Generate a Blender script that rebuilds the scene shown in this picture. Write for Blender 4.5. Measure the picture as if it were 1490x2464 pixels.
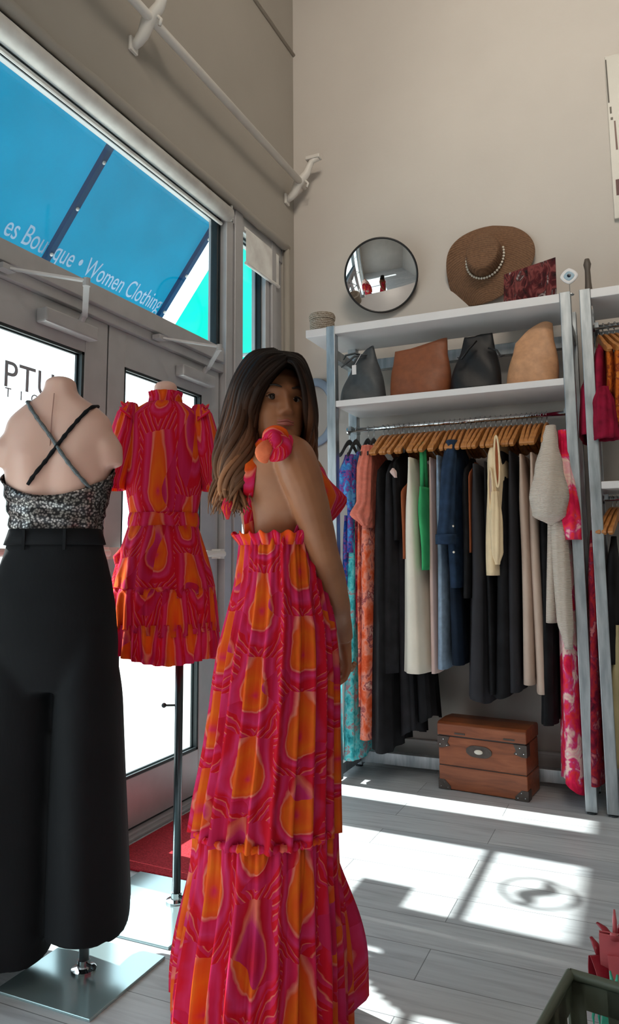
import bpy, bmesh, math, random
from mathutils import Vector, Matrix
from math import sin, cos, pi, radians, sqrt, exp, atan2

for o in list(bpy.data.objects):
    bpy.data.objects.remove(o, do_unlink=True)
SC = bpy.context.scene
COL = SC.collection
rnd = random.Random(7)

# ------------------------------------------------------------------ camera
FPX, PX, PY, CAMH = 1777.0, 745.0, 1125.5, 1.17
YAW, PITCH, ROLL = radians(24.07), radians(7.04), radians(-0.43)
_F = Vector((-sin(YAW)*cos(PITCH), cos(YAW)*cos(PITCH), sin(PITCH)))
_R0 = Vector((cos(YAW), sin(YAW), 0))
_U0 = _R0.cross(_F)
_R = _R0*cos(ROLL) + _U0*sin(ROLL)
_U = -_R0*sin(ROLL) + _U0*cos(ROLL)
CAM = Vector((0, 0, CAMH))
cd = bpy.data.cameras.new('camera'); co = bpy.data.objects.new('camera', cd); COL.objects.link(co)
cd.sensor_fit = 'HORIZONTAL'; cd.sensor_width = 36.0; cd.lens = 36.0*FPX/1490.0
cd.shift_y = -(1232-PY)/1490.0
cd.clip_start = 0.05; cd.clip_end = 200
co.matrix_world = Matrix(((_R.x, _U.x, -_F.x, 0), (_R.y, _U.y, -_F.y, 0), (_R.z, _U.z, -_F.z, CAMH), (0, 0, 0, 1)))
SC.camera = co

# ------------------------------------------------------------------ world, sun, exposure
W = bpy.data.worlds.new('sky'); SC.world = W; W.use_nodes = True
W.node_tree.nodes['Background'].inputs[0].default_value = (0.86, 0.95, 1.0, 1)
W.node_tree.nodes['Background'].inputs[1].default_value = 2.8
TAN = 0.857
sd = bpy.data.lights.new('sun', 'SUN'); so = bpy.data.objects.new('sun', sd); COL.objects.link(so)
sd.energy = 11.5; sd.angle = radians(0.9); sd.color = (1.0, 0.97, 0.92)
so.rotation_euler = Vector((1, -0.055, -TAN)).to_track_quat('-Z', 'Y').to_euler()
so.location = (-6, 2, 6)
def area(name, loc, tgt, sx, sy, power, color):
    d = bpy.data.lights.new(name, 'AREA'); o = bpy.data.objects.new(name, d); COL.objects.link(o)
    d.shape = 'RECTANGLE'; d.size = sx; d.size_y = sy; d.energy = power; d.color = color
    o.location = loc; o.rotation_euler = (Vector(tgt)-Vector(loc)).to_track_quat('-Z', 'Y').to_euler()
    return o
area('fill_light_floor_bounce', (0.0, 0.9, 5.1), (-0.3, 4.25, 4.0), 1.2, 0.4, 22, (1.0, 0.88, 0.74)).data.spread = radians(110)  # added lamp, stands in for sunlight bounced up off the floor
area('ceiling_light_rear', (0.5, -1.8, 4.6), (0.0, 2.2, 1.0), 2.2, 0.6, 30, (1.0, 0.90, 0.78))
vs = SC.view_settings
SC.display_settings.display_device = 'sRGB'
vs.view_transform = 'Standard'; vs.look = 'None'; vs.exposure = 0.22; vs.gamma = 1.0; vs.use_curve_mapping = False
SC.cycles.max_bounces = 8; SC.cycles.transparent_max_bounces = 16
SC.cycles.sample_clamp_indirect = 6.0

# ------------------------------------------------------------------ helpers
def ray(x, y): return _F + _R*((x-PX)/FPX) - _U*((y-PY)/FPX)
def at(x, y, **k):
    """world point on the line of sight of picture point x, y where it meets the plane X=, Y= or Z="""
    a, v = list(k.items())[0]
    d = ray(x, y); i = 'XYZ'.index(a)
    return CAM + d*((v-CAM[i])/d[i])
def dp(x, y, d): return CAM + ray(x, y)*d      # world point at distance d along the view axis

def tag(o, label=None, cat=None, group=None, kind=None):
    if label: o['label'] = label
    if cat: o['category'] = cat
    if group: o['group'] = group
    if kind: o['kind'] = kind
    return o
def thing(name, loc, label, cat, group=None, rz=0):
    o = bpy.data.objects.new(name, None); COL.objects.link(o)
    o.location = loc; o.rotation_euler = (0, 0, rz); o.empty_display_size = 0.1
    return tag(o, label, cat, group)
def wloc(p):
    v = Vector((0, 0, 0))
    while p is not None: v = v + Vector(p.location); p = p.parent
    return v

class MB:
    def __init__(s): s.v = []; s.f = []; s.uv = []; s.m = []
    def add(s, vs, fs, uvs=None, mi=0):
        b = len(s.v); s.v += [tuple(p) for p in vs]
        s.uv += (uvs if uvs else [(p[0]+p[1], p[2]) for p in vs])
        for f in fs: s.f.append(tuple(b+i for i in f)); s.m.append(mi)
        return s
    def box(s, c, d, rot=None, mi=0):
        c = Vector(c); h = Vector(d)/2; vs = []
        for z in (-1, 1):
            for y in (-1, 1):
                for x in (-1, 1):
                    p = Vector((x*h.x, y*h.y, z*h.z))
                    if rot is not None: p = rot @ p
                    vs.append(c+p)
        return s.add(vs, [(0, 2, 3, 1), (4, 5, 7, 6), (0, 1, 5, 4), (2, 6, 7, 3), (0, 4, 6, 2), (1, 3, 7, 5)], mi=mi)
    def b2(s, a, b, mi=0):
        a = Vector(a); b = Vector(b)
        return s.box((a+b)/2, [abs(q) for q in (b-a)], mi=mi)
    def beam(s, a, b, w, h, up=(0, 0, 1), mi=0):
        a = Vector(a); b = Vector(b); d = (b-a); L = d.length; d.normalize()
        u = Vector(up); x = d.cross(u).normalized(); u = x.cross(d).normalized()
        R = Matrix((x, d, u)).transposed()
        return s.box((a+b)/2, (w, L, h), R, mi)
    def tube(s, pts, r, n=8, cap=True, flat=None, up=None, mi=0):
        pts = [Vector(p) for p in pts]; m = len(pts)
        rs = r if isinstance(r, (list, tuple)) else [r]*m
        vs = []; uv = []; prev = Vector(up) if up else None
        for i, p in enumerate(pts):
            t = (pts[min(i+1, m-1)]-pts[max(i-1, 0)])
            if t.length < 1e-9: t = Vector((0, 0, 1))
            t.normalize()
            if prev is None: prev = Vector((0, 0, 1)) if abs(t.z) < 0.9 else Vector((1, 0, 0))
            x = t.cross(prev)
            if x.length < 1e-6: x = t.orthogonal()
            x.normalize(); y = x.cross(t).normalized()
            if not up: prev = y
            fl = flat if flat else 1.0
            for k in range(n):
                a = 2*pi*k/n
                vs.append(p + x*cos(a)*rs[i] + y*sin(a)*rs[i]*fl); uv.append((k/n, i/(m-1)))
        fs = [(i*n+k, i*n+(k+1) % n, (i+1)*n+(k+1) % n, (i+1)*n+k) for i in range(m-1) for k in range(n)]
        if cap: fs += [tuple(range(n-1, -1, -1)), tuple((m-1)*n+k for k in range(n))]
        return s.add(vs, fs, uv, mi)
    def rings(s, rings, cap0=False, cap1=False, mi=0, us=1.0, vs_=1.0, closed=True):
        m = len(rings); n = len(rings[0]); uv = []; vs = []
        for i, R in enumerate(rings):
            for k, p in enumerate(R): vs.append(p); uv.append((us*k/n, vs_*i/(m-1)))
        if closed:
            b = len(s.v); s.v += [tuple(p) for p in vs]; s.uv += uv
            for i in range(m-1):
                for k in range(n):
                    s.f.append((b+i*n+k, b+i*n+(k+1) % n, b+(i+1)*n+(k+1) % n, b+(i+1)*n+k)); s.m.append(mi)
            if cap0: s.f.append(tuple(b+k for k in range(n-1, -1, -1))); s.m.append(mi)
            if cap1: s.f.append(tuple(b+(m-1)*n+k for k in range(n))); s.m.append(mi)
        else:
            s.add(vs, [(i*n+k, i*n+k+1, (i+1)*n+k+1, (i+1)*n+k) for i in range(m-1) for k in range(n-1)], uv, mi)
        return s
    def lathe(s, c, prof, n=24, axis=(0, 0, 1), mi=0, cap=True):
        c = Vector(c); a = Vector(axis).normalized(); x = a.orthogonal().normalized(); y = a.cross(x)
        R = [[c + a*h + (x*cos(2*pi*k/n)+y*sin(2*pi*k/n))*r for k in range(n)] for r, h in prof]
        return s.rings(R, cap, cap, mi)
    def ell(s, c, r, nu=16, nv=12, rot=None, mi=0):
        c = Vector(c); R = []
        for j in range(nv+1):
            t = -pi/2+pi*j/nv; cc = max(cos(t), 0.02)
            ring = []
            for k in range(nu):
                a = 2*pi*k/nu; p = Vector((r[0]*cc*cos(a), r[1]*cc*sin(a), r[2]*sin(t)))
                if rot is not None: p = rot @ p
                ring.append(c+p)
            R.append(ring)
        return s.rings(R, True, True, mi)
    def build(s, name, mat, parent=None, origin=None, smooth=False, bevel=0, solid=0, sub=0):
        if parent is not None: org = wloc(parent)
        elif origin is not None: org = Vector(origin)
        else:
            xs = [p[0] for p in s.v]; ys = [p[1] for p in s.v]; zs = [p[2] for p in s.v]
            org = Vector(((min(xs)+max(xs))/2, (min(ys)+max(ys))/2, min(zs)))
        me = bpy.data.meshes.new(name)
        me.from_pydata([(p[0]-org.x, p[1]-org.y, p[2]-org.z) for p in s.v], [], s.f)
        ul = me.uv_layers.new(name='UVMap')
        for l in me.loops: ul.data[l.index].uv = s.uv[l.vertex_index]
        for m in (mat if isinstance(mat, (list, tuple)) else [mat]): me.materials.append(m)
        for i, p in enumerate(me.polygons):
            p.material_index = s.m[i]; p.use_smooth = smooth
        me.validate(); me.update()
        o = bpy.data.objects.new(name, me); COL.objects.link(o)
        if parent is not None: o.parent = parent
        else: o.location = org
        if solid:
            md = o.modifiers.new('thick', 'SOLIDIFY'); md.thickness = solid; md.offset = 0
        if bevel:
            md = o.modifiers.new('bev', 'BEVEL'); md.width = bevel; md.segments = 2; md.limit_method = 'ANGLE'
        if sub:
            md = o.modifiers.new('sub', 'SUBSURF'); md.levels = sub; md.render_levels = sub
        return o
def structure(o): o['kind'] = 'structure'; return o
def bake(o):
    """apply the modifiers of o"""
    dg = bpy.context.evaluated_depsgraph_get(); ev = o.evaluated_get(dg)
    me = bpy.data.meshes.new_from_object(ev); o.modifiers.clear(); o.data = me; return o
def text(name, body, size, mat, origin, xdir, ydir, parent=None, ext=0.002, align='LEFT', space=1.0):
    cu = bpy.data.curves.new(name, 'FONT'); cu.body = body; cu.size = size; cu.extrude = ext
    cu.align_x = align; cu.space_character = space
    to = bpy.data.objects.new(name, cu); COL.objects.link(to)
    dg = bpy.context.evaluated_depsgraph_get(); me = bpy.data.meshes.new_from_object(to.evaluated_get(dg))
    bpy.data.objects.remove(to)
    x = Vector(xdir).normalized(); y = Vector(ydir).normalized(); z = x.cross(y)
    M = Matrix(((x.x, y.x, z.x, origin[0]), (x.y, y.y, z.y, origin[1]), (x.z, y.z, z.z, origin[2]), (0, 0, 0, 1)))
    org = wloc(parent) if parent is not None else Vector(origin)
    me.transform(Matrix.Translation(-org) @ M)
    me.materials.clear(); me.materials.append(mat)
    o = bpy.data.objects.new(name, me); COL.objects.link(o)
    if parent is not None: o.parent = parent
    else: o.location = org
    return o

# ------------------------------------------------------------------ materials
class NT:
    def __init__(s, name):
        m = bpy.data.materials.new(name); m.use_nodes = True; s.m = m; s.t = m.node_tree
        s.b = s.t.nodes['Principled BSDF']; s.o = s.t.nodes['Material Output']
    def n(s, typ, **k):
        nd = s.t.nodes.new(typ)
        for a, v in k.items():
            if a.startswith('i_'):
                key = a[2:]; key = int(key) if key.isdigit() else key.replace('_', ' ')
                if isinstance(v, bpy.types.NodeSocket): s.t.links.new(v, nd.inputs[key])
                else: nd.inputs[key].default_value = v
            else: setattr(nd, a, v)
        return nd
    def l(s, a, b): s.t.links.new(a, b)
    def ramp(s, fac, stops, interp='LINEAR'):
        r = s.n('ShaderNodeValToRGB'); e = r.color_ramp.elements; r.color_ramp.interpolation = interp
        while len(e) < len(stops): e.new(0.5)
        for el, (p, c) in zip(e, stops): el.position = p; el.color = (c[0], c[1], c[2], 1)
        s.l(fac, r.inputs[0]); return r.outputs[0]
    def math(s, op, a, b=None, c=None):
        nd = s.n('ShaderNodeMath', operation=op)
        for i, v in enumerate((a, b, c)):
            if v is None: continue
            if isinstance(v, (int, float)): nd.inputs[i].default_value = v
            else: s.l(v, nd.inputs[i])
        return nd.outputs[0]
    def mix(s, f, a, b, blend='MIX'):
        nd = s.n('ShaderNodeMix', data_type='RGBA', blend_type=blend)
        for i, v in ((0, f), (6, a), (7, b)):
            if isinstance(v, bpy.types.NodeSocket): s.l(v, nd.inputs[i])
            elif i == 0: nd.inputs[0].default_value = v
            else: nd.inputs[i].default_value = (v[0], v[1], v[2], 1)
        return nd.outputs[2]
    def coords(s, kind='Object', scale=(1, 1, 1), rot=(0, 0, 0)):
        tc = s.n('ShaderNodeTexCoord'); mp = s.n('ShaderNodeMapping')
        mp.inputs['Scale'].default_value = scale; mp.inputs['Rotation'].default_value = rot
        s.l(tc.outputs[kind], mp.inputs[0]); return mp.outputs[0]
    def noise(s, vec, scale, detail=3, dist=0.0, out='Fac'):
        nd = s.n('ShaderNodeTexNoise'); nd.inputs['Scale'].default_value = scale
        nd.inputs['Detail'].default_value = detail; nd.inputs['Distortion'].default_value = dist
        s.l(vec, nd.inputs['Vector']); return nd.outputs[out]
    def bump(s, h, strength=0.3, dist=0.01):
        b = s.n('ShaderNodeBump'); b.inputs['Strength'].default_value = strength; b.inputs['Distance'].default_value = dist
        s.l(h, b.inputs['Height']); s.l(b.outputs[0], s.b.inputs['Normal'])
    def color(s, c):
        if isinstance(c, bpy.types.NodeSocket): s.l(c, s.b.inputs['Base Color'])
        else: s.b.inputs['Base Color'].default_value = (c[0], c[1], c[2], 1)
def sr(r, g, b):
    return tuple(((c/255)/12.92 if c/255 <= 0.04045 else ((c/255+0.055)/1.055)**2.4) for c in (r, g, b))
def simple(name, c, rough=0.6, metal=0.0, var=0.12, scale=6.0, bump=0.0, bscale=60, sheen=0.0, spec=0.5, sub=0):
    n = NT(name); v = n.coords()
    f = n.noise(v, scale, 3)
    dark = tuple(x*(1-var) for x in c); lite = tuple(min(1, x*(1+var)) for x in c)
    n.color(n.ramp(f, [(0.3, dark), (0.7, lite)]))
    n.b.inputs['Roughness'].default_value = rough; n.b.inputs['Metallic'].default_value = metal
    n.b.inputs['Specular IOR Level'].default_value = spec
    if sheen: n.b.inputs['Sheen Weight'].default_value = sheen
    if sub:
        n.b.inputs['Subsurface Weight'].default_value = sub; n.b.inputs['Subsurface Radius'].default_value = (0.02, 0.008, 0.004)
    if bump: n.bump(n.noise(v, bscale, 2), bump, 0.003)
    return n.m
def fabric(name, c, trans=0.0, var=0.15, scale=8, weave=0.25):
    """cloth; trans lets light glow through it"""
    n = NT(name); v = n.coords()
    f = n.noise(v, scale, 4)
    col = n.ramp(f, [(0.3, tuple(x*(1-var) for x in c)), (0.7, tuple(min(1, x*(1+var)) for x in c))]) if not isinstance(c, bpy.types.NodeSocket) else c
    cloth_out(n, col, trans); n.bump(n.noise(n.coords(scale=(1, 1, 0.35)), 90, 2), weave, 0.002); return n.m
def cloth_out(n, col, trans):
    n.color(col); n.b.inputs['Roughness'].default_value = 0.85; n.b.inputs['Specular IOR Level'].default_value = 0.2
    if trans:
        t = n.n('ShaderNodeBsdfTranslucent'); mx = n.n('ShaderNodeMixShader'); mx.inputs[0].default_value = trans
        n.l(col, t.inputs['Color']); n.l(n.b.outputs[0], mx.inputs[1]); n.l(t.outputs[0], mx.inputs[2])
        n.l(mx.outputs[0], n.o.inputs['Surface'])

M = {}
# floor: pale grey laminate planks running along X
n = NT('grey_plank_floor'); v = n.coords()
br = n.n('ShaderNodeTexBrick'); n.l(v, br.inputs['Vector'])
br.inputs['Scale'].default_value = 1.0; br.inputs['Brick Width'].default_value = 1.22; br.inputs['Row Height'].default_value = 0.18
br.inputs['Mortar Size'].default_value = 0.0016; br.inputs['Mortar Smooth'].default_value = 0.3; br.offset = 0.37
br.inputs['Color1'].default_value = (*sr(206, 209, 212), 1); br.inputs['Color2'].default_value = (*sr(188, 193, 198), 1)
br.inputs['Mortar'].default_value = (*sr(120, 124, 128), 1)
g = n.noise(n.coords(scale=(1.6, 22, 1)), 2.2, 6, 0.6)
n.color(n.mix(1.0, br.outputs['Color'], n.ramp(g, [(0.25, (0.72, 0.72, 0.73)), (0.5, (0.97, 0.97, 0.97)), (0.75, (1.12, 1.12, 1.11))]), 'MULTIPLY'))
n.b.inputs['Roughness'].default_value = 0.42; n.bump(g, 0.08, 0.002); M['floor'] = n.m
# walls
def wallmat(name, c):
    n = NT(name); v = n.coords(); f = n.noise(v, 1.3, 4)
    n.color(n.ramp(f, [(0.3, tuple(x*0.95 for x in c)), (0.7, tuple(min(1, x*1.04) for x in c))]))
    n.b.inputs['Roughness'].default_value = 0.8; n.b.inputs['Specular IOR Level'].default_value = 0.25
    n.bump(n.noise(v, 28, 5), 0.25, 0.004); return n.m
M['wall'] = wallmat('painted_plaster', sr(200, 194, 188))
M['wall_left'] = wallmat('shade_tinted_plaster_window_wall', sr(166, 160, 151))  # plaster with the backlit wall's shade put into a darker colour
M['trim_white'] = simple('white_trim_paint', sr(214, 214, 212), 0.5, var=0.04)
M['alu'] = simple('brushed_aluminium_frame', sr(182, 182, 184), 0.42, 0.35, var=0.05, scale=12)
M['gasket'] = simple('dark_rubber_gasket', sr(18, 30, 34), 0.5)
M['steel'] = None
n = NT('brushed_steel'); v = n.coords(scale=(4, 4, 0.6)); f = n.noise(v, 9, 4)
n.color(n.ramp(f, [(0.3, sr(150, 158, 164)), (0.7, sr(196, 202, 206))])); n.b.inputs['Metallic'].default_value = 0.85
n.l(n.ramp(n.noise(n.coords(scale=(1, 1, 5)), 3, 3), [(0.3, (0.3,)*3), (0.7, (0.48,)*3)]), n.b.inputs['Roughness']); M['steel'] = n.m
M['chrome'] = simple('polished_chrome', sr(215, 218, 220), 0.12, 1.0, var=0.02)
M['darkmetal'] = simple('dark_steel_pole', sr(70, 76, 80), 0.3, 0.8)
M['white_metal'] = simple('white_painted_metal', sr(222, 218, 212), 0.4, var=0.04)
M['black_metal'] = simple('black_painted_metal', sr(22, 22, 24), 0.4)
M['black_plastic'] = simple('black_plastic', sr(16, 16, 18), 0.35)
M['shade'] = fabric('white_shade_fabric', sr(244, 240, 236), 0.1)
M['paper_white'] = simple('white_board', sr(226, 224, 226), 0.35, var=0.03)
# glass pane: clear sheet with surface reflections
def glassmat(name, tint, refl=0.08):
    n = NT(name); t = n.n('ShaderNodeBsdfTransparent'); t.inputs[0].default_value = (*tint, 1)
    g = n.n('ShaderNodeBsdfGlossy'); g.inputs['Roughness'].default_value = 0.02
    fr = n.n('ShaderNodeLayerWeight')
    mx = n.n('ShaderNodeMixShader'); n.l(n.math('MULTIPLY_ADD', n.math('POWER', fr.outputs['Facing'], 4.0), 0.6, 0.03), mx.inputs[0])
    n.l(t.outputs[0], mx.inputs[1]); n.l(g.outputs[0], mx.inputs[2]); n.l(mx.outputs[0], n.o.inputs['Surface']); return n.m
M['glass'] = glassmat('window_glass', (0.93, 0.97, 0.97))
def canvas(name, c, trans=0.75):
    n = NT(name); v = n.coords(); f = n.noise(v, 3, 4)
    cloth_out(n, n.ramp(f, [(0.3, tuple(x*0.93 for x in c)), (0.7, tuple(min(1, x*1.05) for x in c))]), trans); return n.m
M['awn_blue'] = canvas('blue_awning_canvas', sr(0, 138, 160))
M['awn_teal'] = canvas('teal_awning_canvas', sr(10, 185, 175))
M['awn_seam'] = canvas('awning_seam', sr(0, 75, 120), 0.35)
M['letter_pale'] = simple('pale_awning_lettering', sr(150, 176, 205), 0.6)
M['decal_grey'] = simple('grey_window_lettering', sr(142, 150, 158), 0.5)
M['pavement'] = simple('sunlit_pavement', sr(205, 205, 200), 0.9, var=0.08, scale=2)
M['asphalt'] = simple('pale_asphalt', sr(170, 172, 172), 0.9, var=0.08, scale=2)

# ------------------------------------------------------------------ the room
XW, XD, YB, CEIL = -2.0, -2.09, 4.25, 5.4
X1, Y0 = 3.2, -3.2
structure(MB().b2((XD-0.12, Y0-0.15, -0.10), (X1+0.15, YB+0.15, 0)).build('floor', M['floor']))
structure(MB().b2((XW-0.25, Y0-0.15, CEIL), (X1+0.15, YB+0.15, CEIL+0.12)).build('ceiling', M['wall']))
structure(MB().b2((XW-0.25, YB, 0), (X1+0.15, YB+0.15, CEIL)).build('wall_back', M['wall']))
structure(MB().b2((X1, Y0-0.15, 0), (X1+0.15, YB, CEIL)).build('wall_right', M['wall']))
structure(MB().b2((XW-0.25, Y0-0.15, 0), (X1, Y0, CEIL)).build('wall_front', M['wall']))
LZ = 3.17; YJ = 4.14
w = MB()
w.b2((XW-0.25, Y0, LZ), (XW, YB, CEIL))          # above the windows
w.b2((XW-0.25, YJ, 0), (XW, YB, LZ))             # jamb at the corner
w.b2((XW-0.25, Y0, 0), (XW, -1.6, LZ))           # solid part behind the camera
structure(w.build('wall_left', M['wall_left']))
# rounded plaster lip over the windows, slightly lumpy
pts = []; r2 = random.Random(3)
for i in range(60):
    y = -1.6 + (YJ+0.02+1.6)*i/59; pts.append((XW-0.005, y, LZ+0.012+r2.uniform(-.004, .004)))
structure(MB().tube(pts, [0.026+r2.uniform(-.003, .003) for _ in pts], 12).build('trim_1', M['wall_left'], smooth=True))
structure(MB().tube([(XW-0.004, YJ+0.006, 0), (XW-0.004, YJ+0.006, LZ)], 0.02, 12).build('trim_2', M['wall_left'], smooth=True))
bb = MB().b2((XW, YB-0.018, 0), (X1, YB, 0.13)).b2((XW, YB-0.024, 0.13), (X1, YB, 0.145)).b2((XW, YB-0.028, 0), (X1, YB, 0.02))
structure(bb.build('baseboard_back', M['trim_white'], bevel=0.003))
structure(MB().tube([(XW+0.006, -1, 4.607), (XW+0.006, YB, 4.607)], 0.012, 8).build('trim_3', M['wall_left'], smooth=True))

# aluminium storefront
FX = 0.05     # half depth of the frame
def frame_box(m, y0, y1, z0, z1, dx=FX, xc=XD): m.b2((xc-dx, y0, z0), (xc+dx, y1, z1))
def gasket_rect(m, y0, y1, z0, z1, t=0.012):
    for a in (XD-0.016, XD+0.016):
        m.b2((a-0.003, y0, z0), (a+0.003, y0+t, z1)); m.b2((a-0.003, y1-t, z0), (a+0.003, y1, z1))
        m.b2((a-0.003, y0, z0), (a+0.003, y1, z0+t)); m.b2((a-0.003, y0, z1-t), (a+0.003, y1, z1))
sf = MB()
HZ0, HZ1 = 2.235, 2.315
frame_box(sf, 1.50, 3.39, HZ0, HZ1, 0.07)              # header over the doors
frame_box(sf, 1.52, 3.43, 2.19, HZ0, 0.045)            # door stop rail
frame_box(sf, 3.43, 3.50, 0, 3.17, 0.06); frame_box(sf, 3.51, 3.60, 0, 3.17, 0.07)  # mullions by the door
frame_box(sf, 3.50, 3.51, 0, 3.17, 0.04)
frame_box(sf, 1.42, 1.50, 0, 3.17, 0.07)
frame_box(sf, 3.92, 3.97, 0, 3.17, 0.05); frame_box(sf, 3.98, 4.04, 0, 3.17, 0.065); frame_box(sf, 4.05, 4.14, 0, 3.17, 0.05); frame_box(sf, 3.97, 4.05, 0, 3.17, 0.03)
frame_box(sf, -1.6, 4.14, 3.08, 3.17, 0.06)            # head of the frame
frame_box(sf, 3.60, 3.92, 0, 0.10, 0.05)
frame_box(sf, -1.6, 1.42, 0, 0.10, 0.05)
frame_box(sf, -0.14, -0.06, 0.1, 3.08, 0.05); frame_box(sf, -1.6, -1.52, 0.1, 3.08, 0.05)
structure(sf.build('trim_4', M['alu'], bevel=0.003))
g2 = MB(); gasket_rect(g2, 1.50, 3.43, HZ1, 3.08); gasket_rect(g2, 3.60, 3.92, 0.10, 3.08); gasket_rect(g2, -0.06, 1.42, 0.10, 3.08); gasket_rect(g2, -1.52, -0.14, 0.10, 3.08)
g2.b2((XD-0.02, 3.39, HZ1), (XD+0.02, 3.405, 3.08)); g2.b2((XD-0.02, 3.915, 0.1), (XD+0.02, 3.93, 3.08))
structure(g2.build('trim_5', M['gasket']))
for i, (a, b, z0, z1) in enumerate(((1.50, 3.43, HZ1, 3.08), (3.60, 3.92, 0.10, 3.08), (-0.06, 1.42, 0.10, 3.08), (-1.52, -0.14, 0.10, 3.08))):
    structure(MB().b2((XD-0.003, a, z0), (XD+0.003, b, z1)).build('window_%d' % (i+1), M['glass']))
structure(MB().b2((XD-0.09, 1.5, 0), (XD+0.075, 3.43, 0.014)).b2((XD-0.05, 1.5, 0), (XD+0.05, 3.43, 0.022)).build('trim_6', M['alu'], bevel=0.004))

def door(idx, y0, y1, ls, rs, zt):
    d = bpy.data.objects.new('door_%d' % idx, None); COL.objects.link(d); d.location = (XD, (y0+y1)/2, 0.03); d['kind'] = 'structure'
    m = MB(); b = 0.022
    m.b2((XD-b, y0, 0.03), (XD+b, y0+ls, 2.19)); m.b2((XD-b, y1-rs, 0.03), (XD+b, y1, 2.19))
    m.b2((XD-b, y0+ls, 0.03), (XD+b, y1-rs, 0.237)); m.b2((XD-b, y0+ls, zt), (XD+b, y1-rs, 2.19))
    m.build('door_frame', M['alu'], d, bevel=0.003)
    k = MB()
    for a in (XD-0.014, XD+0.014):
        for (p, q, r, s_) in ((y0+ls, y0+ls+0.012, 0.237, zt), (y1-rs-0.014, y1-rs, 0.237, zt), (y0+ls, y1-rs, 0.237, 0.249), (y0+ls, y1-rs, zt-0.012, zt)):
            k.b2((a-0.005, p, r), (a+0.005, q, s_))
    k.b2((XD-0.01, y1-rs-0.006, 0.237), (XD+0.018, y1-rs, zt))
    k.b2((XD-0.018, y1+0.001, 0.03), (XD+0.018, y1+0.007, 2.19)).b2((XD-0.018, y0, 0.018), (XD+0.018, y1, 0.029))
    k.build('door_gasket', M['gasket'], d)
    MB().b2((XD-0.003, y0+ls-0.004, 0.233), (XD+0.003, y1-rs+0.004, zt+0.004)).build('door_glass', M['glass'], d)
    h = MB().tube([(XD+0.07, y0+0.03, 1.2), (XD+0.07, y1-0.02, 1.2)], 0.016, 12)
    for y in (y0+0.04, y1-0.04): h.b2((XD+0.02, y-0.02, 1.175), (XD+0.075, y+0.02, 1.225))
    h.build('push_bar', M['white_metal'], d, smooth=False)
    # closer: body on the door's top rail, folding arm up to the header
    yc = y1-0.12
    c = MB().b2((XD+0.022, yc-0.30, 2.075), (XD+0.075, yc, 2.135))
    c.build('closer_body', M['alu'], d, bevel=0.008)
    a = MB().beam((XD+0.085, yc-0.10, 2.15), (XD+0.30, yc-0.34, 2.17), 0.022, 0.008).beam((XD+0.30, yc-0.34, 2.18), (XD+0.07, yc-0.50, 2.21), 0.02, 0.008)
    a.tube([(XD+0.30, yc-0.34, 2.16), (XD+0.30, yc-0.34, 2.19)], 0.014, 10).tube([(XD+0.06, yc-0.10, 2.13), (XD+0.085, yc-0.10, 2.16)], 0.014, 10).b2((XD+0.05, yc-0.53, 2.2), (XD+0.09, yc-0.47, 2.22))
    a.build('closer_arm', M['alu'], d)
    return d
D1 = door(1, 1.52, 2.49, 0.14, 0.14, 2.03)
D2 = door(2, 2.50, 3.42, 0.11, 0.17, 2.03)
# lettering and marks on the glass, read from inside
p = at(6, 927, X=XD+0.008)
text('window_lettering', 'PTUR', 0.142, M['decal_grey'], (XD+0.006, p.y, p.z), (0, 1, 0), (0, 0, 1), D1, 0.0008, space=1.05)
p = at(12, 953, X=XD+0.008)
text('window_lettering', 'T   I   Q', 0.05, M['decal_grey'], (XD+0.006, p.y, p.z), (0, 1, 0), (0, 0, 1), D1, 0.0008)
text('window_lettering', 'S', 0.17, M['gasket'], (XD+0.006, 2.615, 1.715), (0, 1, 0), (0, 0, 1), D2, 0.0008)
cy_, cz_ = 2.93, 1.44
mk = MB().tube([(XD+0.006, cy_+0.12*cos(a*pi/24), cz_+0.105*sin(a*pi/24)) for a in range(49)], 0.008, 6, False)
mk.tube([(XD+0.006, cy_-0.12+0.24*i/12, cz_-0.05+0.10*i/12+0.02*sin(i)) for i in range(13)], [0.006+0.022*sin(pi*i/12) for i in range(13)], 6, flat=1.0)
mk.build('window_emblem', M['decal_grey'], D2)
sg = MB().b2((XD+0.004, 2.61, 0.92), (XD+0.008, 2.78, 1.09)); tag(sg.build('window_notice', M['decal_grey'], D2))

# ------------------------------------------------------------------ outside
structure(MB().b2((-6.0, -14, -0.12), (XD-0.12, 22, -0.02)).build('pavement', M['pavement']))
structure(MB().b2((-40, -30, -0.16), (-6.0, 40, -0.08)).b2((-6.15, -30, -0.16), (-6.0, 40, -0.02)).build('street', M['asphalt']))
structure(MB().b2((-60, -30, -0.3), (-40, 40, -0.09)).build('far_ground', M['asphalt']))

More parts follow.
